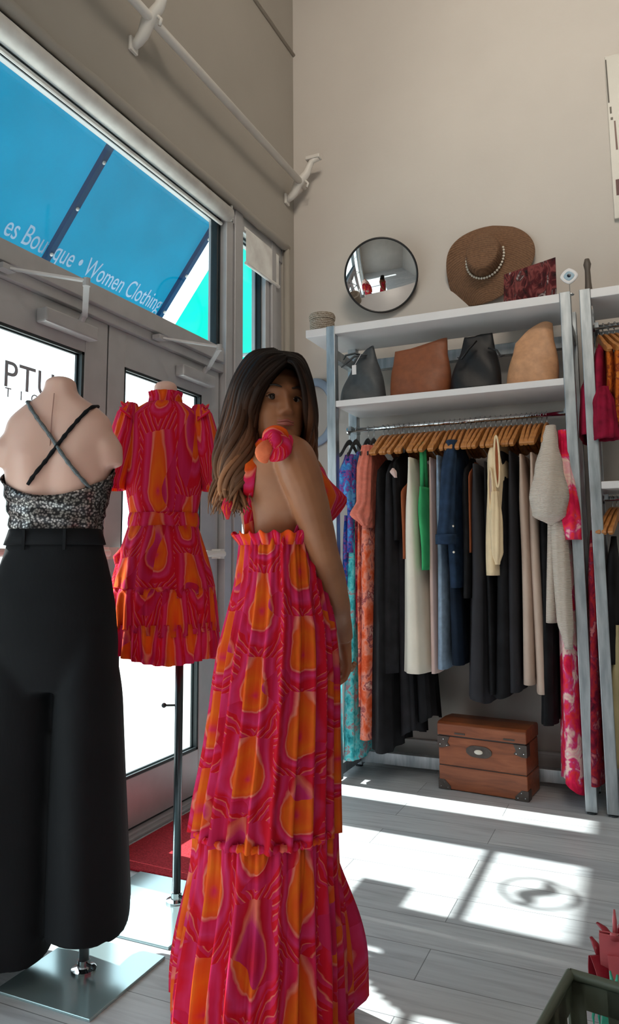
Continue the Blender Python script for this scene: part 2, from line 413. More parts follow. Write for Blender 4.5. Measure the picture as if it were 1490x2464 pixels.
def awn(x): return 6.56 + 1.31*x       # canvas height over distance from the wall
XO = -3.122
A = thing('blue_awning', (-2.3, 1.6, awn(-2.3)), 'bright blue canvas shop awning with pale lettering outside the glass over the doors', 'awning')
XT = -2.23
c = MB(); ys = [-1.2, 3.964]
rr = []
for i in range(9):
    x = XT+(XO-XT)*i/8
    rr.append([(x, ys[0]+(ys[1]-ys[0])*k/40, awn(x)+0.004*sin(k*pi/10)) for k in range(41)])
c.rings(rr, closed=False); c.build('canvas', M['awn_blue'], A, solid=0.002)
for y in (3.95, 2.20, 0.70, -0.8):
    q = MB(); dv = Vector((1, 0, 1.31)).normalized(); nn = Vector((1.31, 0, -1)).normalized()
    if y == 2.20:
        # place the visible rib under the canvas where the photo shows it
        pt = ray(185, 480); t = (6.56-CAMH)/(pt.z-1.31*pt.x); y = (CAM+pt*t).y
    a = Vector((XT, y, awn(XT))) + nn*0.02; b = Vector((XO, y, awn(XO))) + nn*0.02
    q.beam(a, b, 0.035, 0.03, up=nn)
    q.build('awning_rib', M['awn_seam'], A)
    for k in range(5):
        c0 = a.lerp(b, 0.12+0.19*k)+nn*0.018
        MB().lathe(c0, [(0.011, 0), (0.011, 0.004), (0.004, 0.008)], 8, nn).build('rib_stud', M['alu'], A)
MB().tube([(XO, ys[0], awn(XO)-0.01), (XO, ys[1], awn(XO)-0.01)], 0.014, 8).build('front_rail', M['awn_seam'], A)
MB().tube([(XT, ys[0], awn(XT)), (XT, ys[1], awn(XT))], 0.02, 8).build('back_rail', M['awn_seam'], A)
dd = Vector((1, 0, 1.31)).normalized()
def onawn(px, py):
    r_ = ray(px, py); t = (6.56-CAMH)/(r_.z-1.31*r_.x); return CAM+r_*t
p0 = onawn(2, 560); p1 = onawn(395, 750)
off = Vector((1.31, 0, -1)).normalized()*0.006
cu = text('awning_lettering', 'es Boutique \u2022 Women Clothing a', 0.16, M['letter_pale'], p0+off, (0, 1, 0), dd, A, 0.0008)
wid = max(v_.co.y for v_ in cu.data.vertices)-min(v_.co.y for v_ in cu.data.vertices)
sc_ = (p1.y-p0.y)/wid; oy = (p0-wloc(A)).y
for v_ in cu.data.vertices: v_.co.y = oy+(v_.co.y-oy)*sc_
# teal awning of the next shop
XU = -3.10
T = thing('teal_awning', (-2.6, 6.5, 3.3), 'turquoise canvas awning of the neighbouring shop seen through the narrow side window', 'awning')
YT = 4.24
def awt(x): return 6.66+1.31*x
rr = []
for i in range(9):
    x = XT+(XU-XT)*i/8
    rr.append([(x, YT+(9.0-YT)*k/40, awt(x)+0.004*sin(k*pi/8)) for k in range(41)])
MB().rings(rr, closed=False).build('canvas', M['awn_teal'], T, solid=0.002)
MB().tube([(XU, YT, awt(XU)), (XU, 9.0, awt(XU))], 0.016, 8).build('front_rail', M['decal_grey'], T)
rr = [[(XU, YT+(9.0-YT)*k/40, awt(XU)-0.02-0.05*i/3) for k in range(41)] for i in range(4)]
MB().rings(rr, closed=False).build('valance', M['awn_teal'], T, solid=0.002)
MB().tube([(-2.25, 4.8, 2.70), (XU, 4.8, 2.73)], 0.016, 8).build('support_bar', M['decal_grey'], T)
lt = text('awning_lettering', 'Boutique', 0.06, M['decal_grey'], Vector((-3.2, YT+0.1, awt(-3.2)))+off, (0, 1, 0), dd, T, 0.0008)

# parked car far outside, glimpsed beside the dress
def car(loc, label):
    c = thing('parked_car', loc, label, 'car'); x, y, z = loc
    prof = [(-2.1, .35), (-2.15, .7), (-1.3, .85), (-.8, 1.35), (.8, 1.38), (1.45, .95), (2.1, .85), (2.15, .4)]
    m = MB(); R = []
    for k, s_ in ((-0.85, 0.94), (-0.8, 1), (0.8, 1), (0.85, 0.94)):
        R.append([(x+k*(1 if h < 1.0 else 0.85), y+a*s_, z+.3+(h-.3)*s_) for a, h in prof])
    m.rings(R, True, True); m.build('body', M['awn_teal'] if 0 else M['carpaint'], c, bevel=0.03)
    for sx in (-1, 1): g = MB(); g.add([(x+sx*.745, y-.72, z+1.27), (x+sx*.745, y+.75, z+1.28), (x+sx*.80, y+1.2, z+.95), (x+sx*.80, y-1.1, z+.93)], [(0, 1, 2, 3)]); g.build('side_window', M['darkglass'], c, solid=0.02)
    for sy in (-1.35, 1.4):
        for sx in (-.78, .78):
            MB().lathe((x+sx-.1, y+sy, z+.33), [(.02, 0), (.33, 0), (.33, .2), (.02, .2)], 20, (1, 0, 0)).build('wheel', M['black_plastic'], c)
M['carpaint'] = simple('pale_teal_car_paint', sr(130, 190, 190), 0.25, 0.2)
M['darkglass'] = simple('dark_car_glass', sr(30, 70, 74), 0.1)
car((-8.0, 14.2, -0.08), 'pale teal car parked in the street, glimpsed through the side window beside the maxi dress')

# ------------------------------------------------------------------ fixtures on the window wall
def roller(name, label, x, z, y0, y1, r, drop=None):
    t = thing(name, (x, (y0+y1)/2, z), label, 'window blind')
    MB().tube([(x, y0, z), (x, y1, z)], r, 18).build('roller_tube', M['shade'], t, smooth=True)
    for y in (y0-0.012, y1+0.002):
        MB().b2((XW-0.14, y, z-r*0.9), (x+r*0.6, y+0.010, z+r*1.2)).lathe((x, y-0.004, z), [(0.004, 0), (r*0.8, 0), (r*0.8, 0.02), (0.004, 0.02)], 16, (0, 1, 0)).build('bracket', M['trim_white'], t)
    if drop:
        fr = [[(x+r+0.001*sin(k), y0+0.015+(y1-y0-0.03)*k/10, z-(z-drop)*i/6) for k in range(11)] for i in range(7)]
        MB().rings(fr, closed=False).build('shade_fabric', M['shade'], t, solid=0.0015)
        MB().tube([(x+r, y0+0.015, drop), (x+r, y1-0.015, drop)], 0.011, 8).build('hem_bar', M['shade'], t)
    else:
        MB().tube([(x-r*0.7, y0+0.02, z-r-0.014), (x-r*0.7, y1-0.02, z-r-0.014)], 0.010, 8).build('hem_bar', M['shade'], t)
    return t
pz = at(548, 533, X=XW-0.03)
roller('roller_blind', 'long white roller blind fully rolled up above the doors and transom', XW-0.03, at(300, 312, X=XW-0.03).z, -0.4, pz.y, 0.043)
q0 = at(590, 560, X=XW-0.02); q1 = at(676, 692, X=XW-0.02)
roller('roller_blind', 'short white roller blind partly lowered over the narrow side window', XW-0.055, q0.z+0.035, q0.y+0.01, min(q1.y, 4.1), 0.028, q1.z)

# scroll brackets and the rod they carry
def bracket(y, label):
    t = thing('scroll_bracket', (XW, y, 3.5), label, 'bracket')
    z = 3.60; m = MB()
    m.b2((XW, y-0.028, z-0.13), (XW+0.016, y+0.028, z-0.06))
    m.build('wall_plate', M['white_metal'], t, bevel=0.004)
    pts = [(XW+0.01, y, z-0.10), (XW+0.035, y, z-0.085), (XW+0.06, y, z-0.06), (XW+0.075, y, z-0.03), (XW+0.085, y, z-0.005), (XW+0.115, y, z+0.02), (XW+0.15, y, z+0.055), (XW+0.17, y, z+0.10), (XW+0.19, y, z+0.13), (XW+0.235, y, z+0.145)]
    MB().tube(pts, [0.02, 0.024, 0.028, 0.031, 0.034, 0.031, 0.026, 0.022, 0.019, 0.022], 10).build('scroll_arm', M['white_metal'], t, smooth=True)
    m = MB().b2((XW+0.15, y-0.026, z+0.135), (XW+0.25, y+0.026, z+0.160))
    m.build('top_plate', M['white_metal'], t, bevel=0.005)
    MB().tube([(XW+0.10, y, z+0.02)] + [(XW+0.13+0.03*cos(a), y, z-0.02+0.03*sin(a)) for a in (2.2, 1.2, 0.2, -0.8)], 0.008, 8).build('scroll', M['white_metal'], t, smooth=True)
bracket(2.52, 'white scroll bracket on the upper window wall nearest the top left corner')
bracket(4.13, 'white scroll bracket in the corner where the window wall meets the back wall')
MB().tube([(XW+0.105, 2.1-1.2, 3.605), (XW+0.105, 4.20, 3.605)], 0.022, 14).build('curtain_rod', M['white_metal'], smooth=True)
tag(bpy.data.objects['curtain_rod'], 'long white metal rod running high along the window wall to the corner', 'rod')

# red doormat
def rugmat():
    n = NT('red_coir_rug'); v = n.coords(); f = n.noise(v, 160, 3)
    n.color(n.ramp(f, [(0.3, sr(150, 20, 34)), (0.7, sr(205, 48, 62))])); n.b.inputs['Roughness'].default_value = 0.95; n.bump(f, 0.8, 0.004); return n.m
M['rug'] = rugmat()
r = MB().b2((-1.99, 2.43, 0.0), (-1.44, 3.35, 0.010))
tag(r.build('doormat', M['rug'], bevel=0.003), 'red rectangular doormat on the floor in front of the glass doors', 'rug')

# ------------------------------------------------------------------ mannequins
def smoothstep(a, b, x):
    t = max(0.0, min(1.0, (x-a)/(b-a))); return t*t*(3-2*t)
def lerp_keys(keys, z):
    """keys: (z, v1, v2, ...) rising in z"""
    if z <= keys[0][0]: return keys[0][1:]
    for a, b in zip(keys, keys[1:]):
        if z <= b[0]:
            t = (z-a[0])/(b[0]-a[0]); t = t*t*(3-2*t)*0.5+t*0.5
            return tuple(p+(q-p)*t for p, q in zip(a[1:], b[1:]))
    return keys[-1][1:]
def frame(rz):
    return Vector((cos(rz), sin(rz), 0)), Vector((-sin(rz), cos(rz), 0))   # right side, front
def body_ring(c, ex, ey, z, a, bf, bb, n=40, fn=None, p=2.0):
    R = []
    for k in range(n):
        th = 2*pi*k/n; cx, sy = cos(th), sin(th)
        X = a*(abs(cx)**(2/p))*(1 if cx >= 0 else -1); Y = (bf if sy >= 0 else bb)*(abs(sy)**(2/p))*(1 if sy >= 0 else -1)
        if fn: X, Y = fn(th, z, X, Y)
        R.append(Vector((c.x, c.y, 0)) + ex*X + ey*Y + Vector((0, 0, z)))
    return R
n = NT('mannequin_skin'); n.color(sr(214, 172, 156)); n.b.inputs['Roughness'].default_value = 0.42
n.b.inputs['Subsurface Weight'].default_value = 0.1; M['mannequin'] = n.m
# keys: z, half width, front depth, back depth
TORSO = [(0.86, .150, .10, .095), (0.92, .168, .10, .112), (1.00, .172, .10, .118), (1.08, .155, .095, .098), (1.16, .128, .085, .078), (1.22, .122, .082, .074),
         (1.28, .130, .090, .080), (1.36, .146, .115, .090), (1.42, .160, .120, .095), (1.48, .166, .100, .092), (1.53, .172, .078, .080), (1.565, .165, .062, .066),
         (1.590, .150, .052, .056), (1.607, .100, .046, .052), (1.625, .064, .044, .050), (1.66, .050, .045, .047), (1.70, .048, .044, .045), (1.725, .047, .042, .043)]
TORSO2 = [k for k in TORSO if k[0] < 1.54] + [(1.585, .166, .066, .070), (1.615, .150, .056, .062), (1.645, .112, .048, .056), (1.668, .076, .044, .052), (1.688, .054, .044, .048), (1.71, .048, .044, .045), (1.725, .047, .042, .043)]
def mannequin(name, label, x, y, rz, zs, dz, s=1.0, keys=TORSO):
    t = thing('mannequin', (x, y, 0), label, 'mannequin'); ex, ey = frame(rz); c = Vector((x, y, 0))
    R = []; zz = [0.86+(1.725-0.86)*i/46 for i in range(47)]
    for z in zz:
        a, bf, bb = lerp_keys(keys, z)
        def fn(th, z_, X, Y):
            if 1.3 < z < 1.6 and Y < 0:       # shoulder blades and spine groove
                Y += 0.010*exp(-(X/0.03)**2)*smoothstep(1.0, 1.4, z)
                Y -= 0.007*exp(-((abs(X)-0.075)/0.035)**2)*exp(-((z-1.46)/0.07)**2)
            if Y > 0: Y += 0.045*exp(-((abs(X)-0.075)/0.045)**2)*exp(-((z-1.40)/0.06)**2)
            return X, Y
        R.append(body_ring(c, ex, ey, z*zs+dz, a*s, bf*s, bb*s, 44, fn, 2.3))
    m = MB().rings(R, True, True)
    m.lathe(c+Vector((0, 0, 1.725*zs+dz-0.004)), [(0.044*s, 0), (0.042*s, 0.008), (0.03*s, 0.016), (0.01, 0.02)], 24)
    for sx in (-1, 1):        # short arm stubs
        sh = c+ex*(sx*0.142*s)+Vector((0, 0, 1.515*zs+dz)); sh2 = c+ex*(sx*0.160*s)-ey*0.0+Vector((0, 0, 1.445*zs+dz))
        pts = [sh.lerp(sh2, i/6) for i in range(7)]
        m.tube([sh+Vector((-ex.x*sx*.03, -ex.y*sx*.03, .02))]+pts, [0.035*s, 0.052*s, 0.056*s, 0.055*s, 0.052*s, 0.050*s, 0.047*s, 0.044*s], 20)
    o = m.build('torso', M['mannequin'], t, smooth=True)
    md = o.modifiers.new('r', 'REMESH'); md.mode = 'VOXEL'; md.voxel_size = 0.008
    md = o.modifiers.new('s', 'SMOOTH'); md.factor = 0.6; md.iterations = 5
    bake(o)
    for p_ in o.data.polygons: p_.use_smooth = True
    return t, c, ex, ey
def stand(t, c, top, bx, by, sz, rz, polemat, plate=0.008):
    x, y = bx, by
    pole = MB().tube([(c.x, c.y, plate), (c.x, c.y, top)], 0.0145, 14); pole.build('pole', polemat, t, smooth=True)
    MB().lathe((c.x, c.y, plate), [(0.035, 0), (0.035, 0.006), (0.018, 0.010), (0.018, 0.03)], 24).build('collar', M['chrome'], t, smooth=False)
    MB().tube([(c.x, c.y, plate+0.02), (c.x+0.04, c.y-0.012, plate+0.022)], 0.005, 8).ell((c.x+0.045, c.y-0.013, plate+0.022), (0.009, 0.009, 0.009), 10, 8).build('collar_screw', M['darkmetal'], t)
    R = Matrix.Rotation(rz, 3, 'Z')
    MB().box((x, y, plate/2), (sz, sz, plate), R).build('base_plate', M['glassplate'], t, bevel=0.002)
n = NT('polished_plate'); n.color(sr(175, 200, 204)); n.b.inputs['Metallic'].default_value = 0.6; n.b.inputs['Roughness'].default_value = 0.16; M['glassplate'] = n.m

D1d = 2.258
z1 = lambda py: CAMH-(py-1345)*D1d/FPX
m1, c1, ex1, ey1 = mannequin('mannequin', 'pale armless mannequin with a bare back wearing black trousers, at the left edge', -1.640, 1.757, radians(24), 0.985, 0.03, 0.99, TORSO2)
stand(m1, Vector((-1.526, 1.806, 0)), 0.95, -1.52, 1.797, 0.33, 0, M['steel'])
MB().tube([c1-ey1*(.056)+Vector((0, 0, 1.68)), c1-ey1*.062+Vector((0, 0, 1.645)), c1-ey1*.070+Vector((0, 0, 1.60)), c1-ey1*.0755+Vector((0, 0, 1.52)), c1-ey1*.075+Vector((0, 0, 1.44)), c1-ey1*.072+Vector((0, 0, 1.38))], 0.0012, 6).build('seam', simple('mannequin_seam', sr(150, 108, 98)), m1)
m2, c2, ex2, ey2 = mannequin('mannequin', 'pale headless mannequin wearing the short ruffled pink dress by the door', -1.588, 2.245, radians(35), 0.954, 0.171, 0.90)
stand(m2, Vector((-1.527, 2.27, 0)), 1.0, -1.585, 2.215, 0.42, 0, M['darkmetal'])
MB().tube([(-1.527, 2.27, 0.66), (-1.57, 2.25, 0.66)], 0.004, 8).ell((-1.575, 2.248, 0.66), (0.009, 0.009, 0.009), 10, 8).build('height_knob', M['darkmetal'], m2)

# --- print cloths
def ikat(name, su, sv, seed=0.0, trans=0.25, dark=1.0):
    """big mirrored teardrops in orange, magenta and red, edged with pale pink, with chevron strokes between"""
    n = NT(name); tc = n.n('ShaderNodeTexCoord'); uv = tc.outputs['UV']
    nz = n.n('ShaderNodeTexNoise'); nz.inputs['Scale'].default_value = 9; nz.inputs['Detail'].default_value = 3; n.l(uv, nz.inputs['Vector'])
    sep = n.n('ShaderNodeSeparateXYZ'); n.l(uv, sep.inputs[0]); ns = n.n('ShaderNodeSeparateXYZ'); n.l(nz.outputs['Color'], ns.inputs[0])
    u = n.math('MULTIPLY_ADD', sep.outputs[0], su, seed); v = n.math('MULTIPLY', sep.outputs[1], sv)
    u = n.math('ADD', u, n.math('MULTIPLY', n.math('SUBTRACT', ns.outputs[0], .5), .24))
    v = n.math('ADD', v, n.math('MULTIPLY', n.math('SUBTRACT', ns.outputs[1], .5), .36))
    cell = n.math('FLOOR', u)
    v2 = n.math('ADD', v, n.math('MULTIPLY', n.math('MODULO', n.math('ABSOLUTE', cell), 2.0), 0.5))
    fu = n.math('ABSOLUTE', n.math('SUBTRACT', n.math('FRACT', u), 0.5))      # 0 centre .. .5 edge
    fv = n.math('FRACT', v2)
    h = n.math('SUBTRACT', fv, 0.5)
    hh = n.math('MULTIPLY', h, n.math('MULTIPLY_ADD', h, 0.9, 1.0))
    d = n.math('SQRT', n.math('ADD', n.math('POWER', n.math('MULTIPLY', fu, 2.1), 2.0), n.math('POWER', n.math('MULTIPLY', n.math('ABSOLUTE', hh), 2.0), 1.7)))
    drop = n.ramp(d, [(0.0, sr(226, 44, 110)), (0.18, sr(240, 92, 40)), (0.46, sr(244, 122, 30)), (0.60, sr(240, 100, 40)), (0.64, sr(246, 150, 130)), (0.70, sr(220, 36, 92)), (0.86, sr(226, 66, 132)), (1.0, sr(218, 24, 56))])
    # chevron strokes
    st = n.math('FRACT', n.math('ADD', n.math('MULTIPLY', v2, 9.0), n.math('MULTIPLY', fu, 8.0)))
    stroke = n.ramp(st, [(0.0, sr(214, 24, 48)), (0.42, sr(214, 24, 48)), (0.52, sr(244, 140, 120)), (0.62, sr(216, 48, 104)), (0.95, sr(216, 48, 104)), (1.0, sr(214, 24, 48))])
    big = n.noise(uv, 3.3, 1); msk = n.ramp(n.math('ADD', n.math('MULTIPLY', d, 1.0), n.math('MULTIPLY', big, .5)), [(1.02, (0, 0, 0)), (1.10 if False else 0.999, (0, 0, 0)), (1.0, (1, 1, 1))])
    m2_ = n.math('GREATER_THAN', n.math('ADD', d, n.math('MULTIPLY', big, .6)), 1.38)
    alt = n.ramp(d, [(0.0, sr(220, 40, 70)), (.3, sr(204, 36, 92)), (.52, sr(210, 56, 128)), (.60, sr(240, 130, 110)), (.66, sr(206, 20, 50)), (.9, sr(210, 44, 104))])
    h1 = n.noise(n.coords('UV', (2.6, 1.7, 1)), 2.1, 1); sel = n.math('GREATER_THAN', h1, .57)
    drop = n.mix(sel, drop, alt)
    col = n.mix(m2_, drop, stroke)
    sl = n.noise(n.coords('UV', (40, 3, 1)), 3, 3)
    col = n.mix(0.35, col, n.ramp(sl, [(0.35, (0.75, 0.02, 0.03)), (0.65, (0.95, 0.35, 0.25))]), 'SOFT_LIGHT')
    if dark != 1: col = n.mix(1.0, col, (dark, dark, dark), 'MULTIPLY')
    cloth_out(n, col, trans); return n.m
M['ikat_long'] = ikat('pink_orange_ikat_print', 7.6, 3.9, 0.2, 0.22, .82)
M['ikat_short'] = ikat('pink_orange_ikat_print_light', 9.0, 5.0, 0.6, 0.4)
M['ikat_red'] = ikat('red_orange_ikat_print', 10.0, 2.2, 0.1, 0.35)

ZV_ = Vector((0, 0, 1))
# black wide trousers on the first mannequin
M['black_cloth'] = fabric('black_suiting', sr(19, 20, 23), 0, 0.2, 3)
tr = thing('trousers', (c1.x, c1.y, 0.06), 'black wide-leg trousers worn by the mannequin at the left edge', 'trousers')
ZT = z1(1272); ZC = 0.80
m = MB(); rs = []
for i in range(16):
    z = ZT-(ZT-0.80)*i/15
    a, bf, bb = lerp_keys([(0.80, .196, .115, .135), (0.92, .197, .13, .142), (1.02, .188, .122, .132), (1.10, .175, .112, .118), (1.17, .158, .10, .10), (1.21, .145, .096, .094), (1.3, .13, .09, .085)], z)
    rs.append(body_ring(c1, ex1, ey1, z, a, bf, bb, 48, None, 2.2))
m.rings(rs, True, True)
def fold(nn, ph, amp):
    def fn(th, z, X, Y):
        k = 1+amp*smoothstep(1.0, .35, z)*(cos(nn*th+ph+.8*z)+.6*cos(3*th+2*ph)); return X*k, Y*k
    return fn
for o0, o1, a0, a1, ph, hz in ((.114, .147, .086, .106, 1.0, .150), (-.086, -.124, .112, .166, 2.6, .085)):
    rs = []
    for i in range(30):
        z = 0.97-(0.97-hz)*i/29; t_ = i/29
        cc = c1+ex1*(o0+(o1-o0)*t_)-ey1*.01; u_ = smoothstep(.97, .74, z); b_ = .100+.036*u_+.058*t_
        R = body_ring(cc, ex1, ey1, z, (a0+(a1-a0)*t_)*(.80+.20*u_), b_, b_, 48, fold(5, ph, .045), 2.2)
        if i == 29: R = [p+ZV_*(.012*sin(3*k*2*pi/48)) for k, p in enumerate(R)]
        rs.append(R)
    m.rings(rs, True, True)
o = m.build('trouser_body', M['black_cloth'], tr, smooth=True)
md = o.modifiers.new('r', 'REMESH'); md.mode = 'VOXEL'; md.voxel_size = .007
md = o.modifiers.new('s', 'SMOOTH'); md.factor = .6; md.iterations = 10
bake(o)
for p_ in o.data.polygons: p_.use_smooth = True
m = MB().rings([body_ring(c1, ex1, ey1, z, .136+(ZT-z)*.30, .096+(ZT-z)*.16, .093+(ZT-z)*.16, 40, None, 2.2) for z in (ZT+.002, ZT-.02, ZT-.045)])
m.build('waistband', M['black_cloth'], tr, smooth=True, solid=0.006)
b_ = MB()
for sx in (-0.06, 0.06):
    a = c1+ex1*sx-ey1*.097
    MB().box(a+Vector((0, 0, ZT-.03)), (.009, .006, .06), Matrix.Rotation(radians(24), 3, 'Z')).build('belt_loop', M['black_cloth'], tr)
# sequin camisole with braided crossing straps
n = NT('sequin_fabric'); v = n.coords(); vo = n.n('ShaderNodeTexVoronoi'); vo.inputs['Scale'].default_value = 130; n.l(v, vo.inputs['Vector'])
n.color(n.mix(n.noise(v, 14, 2), n.ramp(vo.outputs['Distance'], [(0.2, sr(205, 214, 212)), (0.6, sr(70, 72, 74))]), n.ramp(vo.outputs['Distance'], [(0.2, sr(150, 120, 116)), (0.6, sr(44, 36, 38))])))
n.l(n.ramp(n.noise(v, 18, 2), [(0.4, sr(80, 46, 46)), (0.6, sr(150, 165, 160))]), n.b.inputs['Specular Tint'])
n.b.inputs['Metallic'].default_value = 0.75; n.b.inputs['Roughness'].default_value = 0.3
sx_ = n.n('ShaderNodeNormalMap')
bp = n.n('ShaderNodeBump'); bp.inputs['Strength'].default_value = 1.0; bp.inputs['Distance'].default_value = 0.012
n.l(vo.outputs['Color'], bp.inputs['Height']); n.l(bp.outputs[0], n.b.inputs['Normal']); M['sequin'] = n.m
ca = thing('camisole', (c1.x, c1.y, 1.24), 'silver sequined camisole with crossed braided straps on the bare-backed mannequin', 'top')
rs = []
for i in range(13):
    f_ = i/12; R = []
    for k in range(60):
        th = 2*pi*k/60
        zt = 1.375 + 0.10*smoothstep(-0.35, 0.9, sin(th)) + 0.045*max(0, abs(cos(th)))**3 - 0.012*exp(-((th-1.5*pi)/0.5)**2)
        z = (ZT-0.03) + (zt-(ZT-0.03))*f_
        zz_ = (z-0.03)/0.985
        a, bf, bb = lerp_keys(TORSO, zz_); a *= .99; bf *= .99; bb *= .99
        g_ = 0.009+0.005*sin(9*th)*(1-f_)+0.004*sin(z*140+3*th)
        X = (a+g_)*(abs(cos(th))**(2/2.3))*(1 if cos(th) >= 0 else -1)
        bY = (bf if sin(th) >= 0 else bb)+g_
        Y = bY*(abs(sin(th))**(2/2.3))*(1 if sin(th) >= 0 else -1)
        if Y > 0: Y += 0.05*exp(-((abs(X)-0.075)/0.045)**2)*exp(-((zz_-1.40)/0.06)**2)
        R.append(Vector((c1.x, c1.y, z))+ex1*X+ey1*Y)
    rs.append(R)
MB().rings(rs).build('sequin_body', M['sequin'], ca, smooth=True, solid=0.003)
def back_y(X, z):
    zz_ = (z-0.03)/0.985; a, bf, bb = lerp_keys(TORSO2, zz_); a *= .99; bb *= .99
    q = max(0.0, 1-(abs(X)/max(a, .01))**2.3)**(1/2.3); Y = -bb*q
    if 1.3 < zz_ < 1.6: Y += 0.010*exp(-(X/0.03)**2)*smoothstep(1.0, 1.4, zz_)-0.007*exp(-((abs(X)-0.075)/0.035)**2)*exp(-((zz_-1.46)/0.07)**2)
    return Y
M['braid'] = simple('grey_braided_cord', sr(92, 100, 104), 0.5, 0.3, var=0.4, scale=200)
for X0, X1_, za, zb, mt in ((-.086, .122, 1.655, 1.385, M['braid']), (.112, -.055, 1.640, 1.395, M['black_cloth'])):
    pts = [c1+ex1*X0+ey1*.025+Vector((0, 0, za+.014))]
    for i in range(26):
        t_ = i/25; X = X0+(X1_-X0)*t_; z = za-(za-zb)*t_
        pts.append(c1+ex1*X+ey1*(back_y(X, z)-0.007)+Vector((0, 0, z)))
    MB().tube(pts, [0.0058+0.0012*sin(i*2.4) for i in range(len(pts))], 8).build('strap', mt, ca, smooth=True)

# short ruffled dress on the second mannequin
dr = thing('ruffled_mini_dress', (c2.x, c2.y, 0.8), 'short pink and orange ruffled dress on the headless mannequin by the door', 'dress')
D2d = (Vector((c2.x, c2.y, 1.17))-CAM).dot(_F)
z2 = lambda py: CAMH-(py-1337)*D2d/FPX
def ring_pleat(c, ex, ey, z, a, b, n, amp, npl, ph, amp2=0.0, dzf=None, drag=1.0):
    R = []
    for k in range(n):
        th = 2*pi*k/n
        w_ = 1+amp*sin(npl*th+ph+1.1*sin(2*th))+amp2*sin(5*th+ph*1.7)
        R.append(Vector((c.x, c.y, 0))+ex*(a*w_*cos(th))+ey*(b*w_*sin(th))+Vector((0, 0, z+(dzf(th) if dzf else 0))))
    return R
rs = []
zs_ = [z2(955), z2(968), z2(990), z2(1040), z2(1100), z2(1160), z2(1200), z2(1228), z2(1245)]
wd = [(.070, .065), (.100, .078), (.145, .095), (.152, .115), (.148, .120), (.137, .112), (.127, .102), (.119, .092), (.121, .094)]
for z, (a, b) in zip(zs_, wd): rs.append(ring_pleat(c2, ex2, ey2, z, a, b, 72, 0.014, 11, 0.4))
MB().rings(rs, us=0.75, vs_=0.28).build('bodice', M['ikat_short'], dr, smooth=True, solid=0.003)
MB().rings([ring_pleat(c2, ex2, ey2, z, a, a*.9, 60, 0.06, 15, 1) for z, a in ((z2(972), .066), (z2(955), .060), (z2(938), .056), (z2(926), .060))], us=.6, vs_=.06).build('collar_ruffle', M['ikat_short'], dr, smooth=True, solid=0.003)
MB().rings([ring_pleat(c2, ex2, ey2, z, a, a*.80, 60, 0.01, 9, 1) for z, a in ((z2(1225), .122), (z2(1236), .126), (z2(1250), .127), (z2(1262), .124))], us=.6, vs_=.04).build('sash', M['ikat_short'], dr, smooth=True, solid=0.004)
def tiers(zs, ws, name, us, vs_, amp, npl):
    rs = [ring_pleat(c2, ex2, ey2, z, a, b, 160, amp*i/(len(zs)-1)+0.006, npl, 0.7, amp*.5*i/(len(zs)-1), (lambda th: -0.012*sin(3*th)-0.015*cos(th)) if i == len(zs)-1 else None) for i, (z, (a, b)) in enumerate(zip(zs, ws))]
    MB().rings(rs, us=us, vs_=vs_).build(name, M['ikat_red'] if name == 'hem_tier' else M['ikat_short'], dr, smooth=True, solid=0.002)
tiers([z2(y) for y in (1255, 1290, 1330, 1370, 1400, 1415)], [(.124, .10), (.140, .125), (.158, .140), (.172, .150), (.180, .158), (.182, .160)], 'skirt', .9, .25, 0.035, 19)
tiers([z2(y) for y in (1402, 1412, 1440, 1490, 1500)], [(.180, .158), (.186, .164), (.190, .170), (.194, .175), (.195, .176)], 'ruffle_tier', 1.4, .13, 0.045, 31)
tiers([z2(y) for y in (1482, 1500, 1530, 1562)], [(.192, .173), (.196, .178), (.198, .182), (.200, .184)], 'hem_tier', 1.6, .12, 0.055, 34)
for sx in (-1, 1):
    # gathered shoulder frill and puff sleeve
    top = c2+ex2*(sx*0.110)+Vector((0, 0, z2(985))); pts = []; rr_ = []
    L = [(0, .035), (.03, .062), (.08, .074), (.14, .080), (.20, .078), (.26, .068), (.295, .052), (.31, .056)]
    R = []
    for dz_, r_ in L:
        c_ = top+ex2*(sx*(.015+dz_*.16))+Vector((0, 0, .04-dz_*1.02))
        R.append([c_+ex2*(cos(2*pi*k/54)*r_*.66*(1+.05*sin(14*2*pi*k/54+dz_*9)))+ey2*(sin(2*pi*k/54)*r_*1.12*(1+.05*sin(14*2*pi*k/54))) for k in range(54)])
    MB().rings(R, True, False, us=.5, vs_=.3).build('puff_sleeve', M['ikat_red'], dr, smooth=True, solid=0.002)
    q = MB(); R = []
    for j in range(5):
        R.append([top+ex2*(sx*(.005+.008*j+.010*sin(i*.9+j*.2)*j/3))+ey2*(-.09+.18*i/26)+Vector((0, 0, .012+.008*j+.008*sin(i*1.7)*(j/4)-.045*((i-13)/13)**2)) for i in range(27)])
    q.rings(R, us=.4, vs_=.06, closed=False).build('shoulder_frill', M['ikat_red'], dr, smooth=True, solid=0.002)
# hanging ties of the sash, at the left hip
tb = c2-ex2*.135-ey2*.02
q = MB().tube([tb+Vector((0, 0, z2(1305))), tb+ex2*-.02+Vector((0, 0, z2(1330))), tb+ex2*-.015+Vector((0, 0, z2(1360)))], [.008, .020, .012], 12)
q.build('sash_knot', M['ikat_red'], dr, smooth=True)

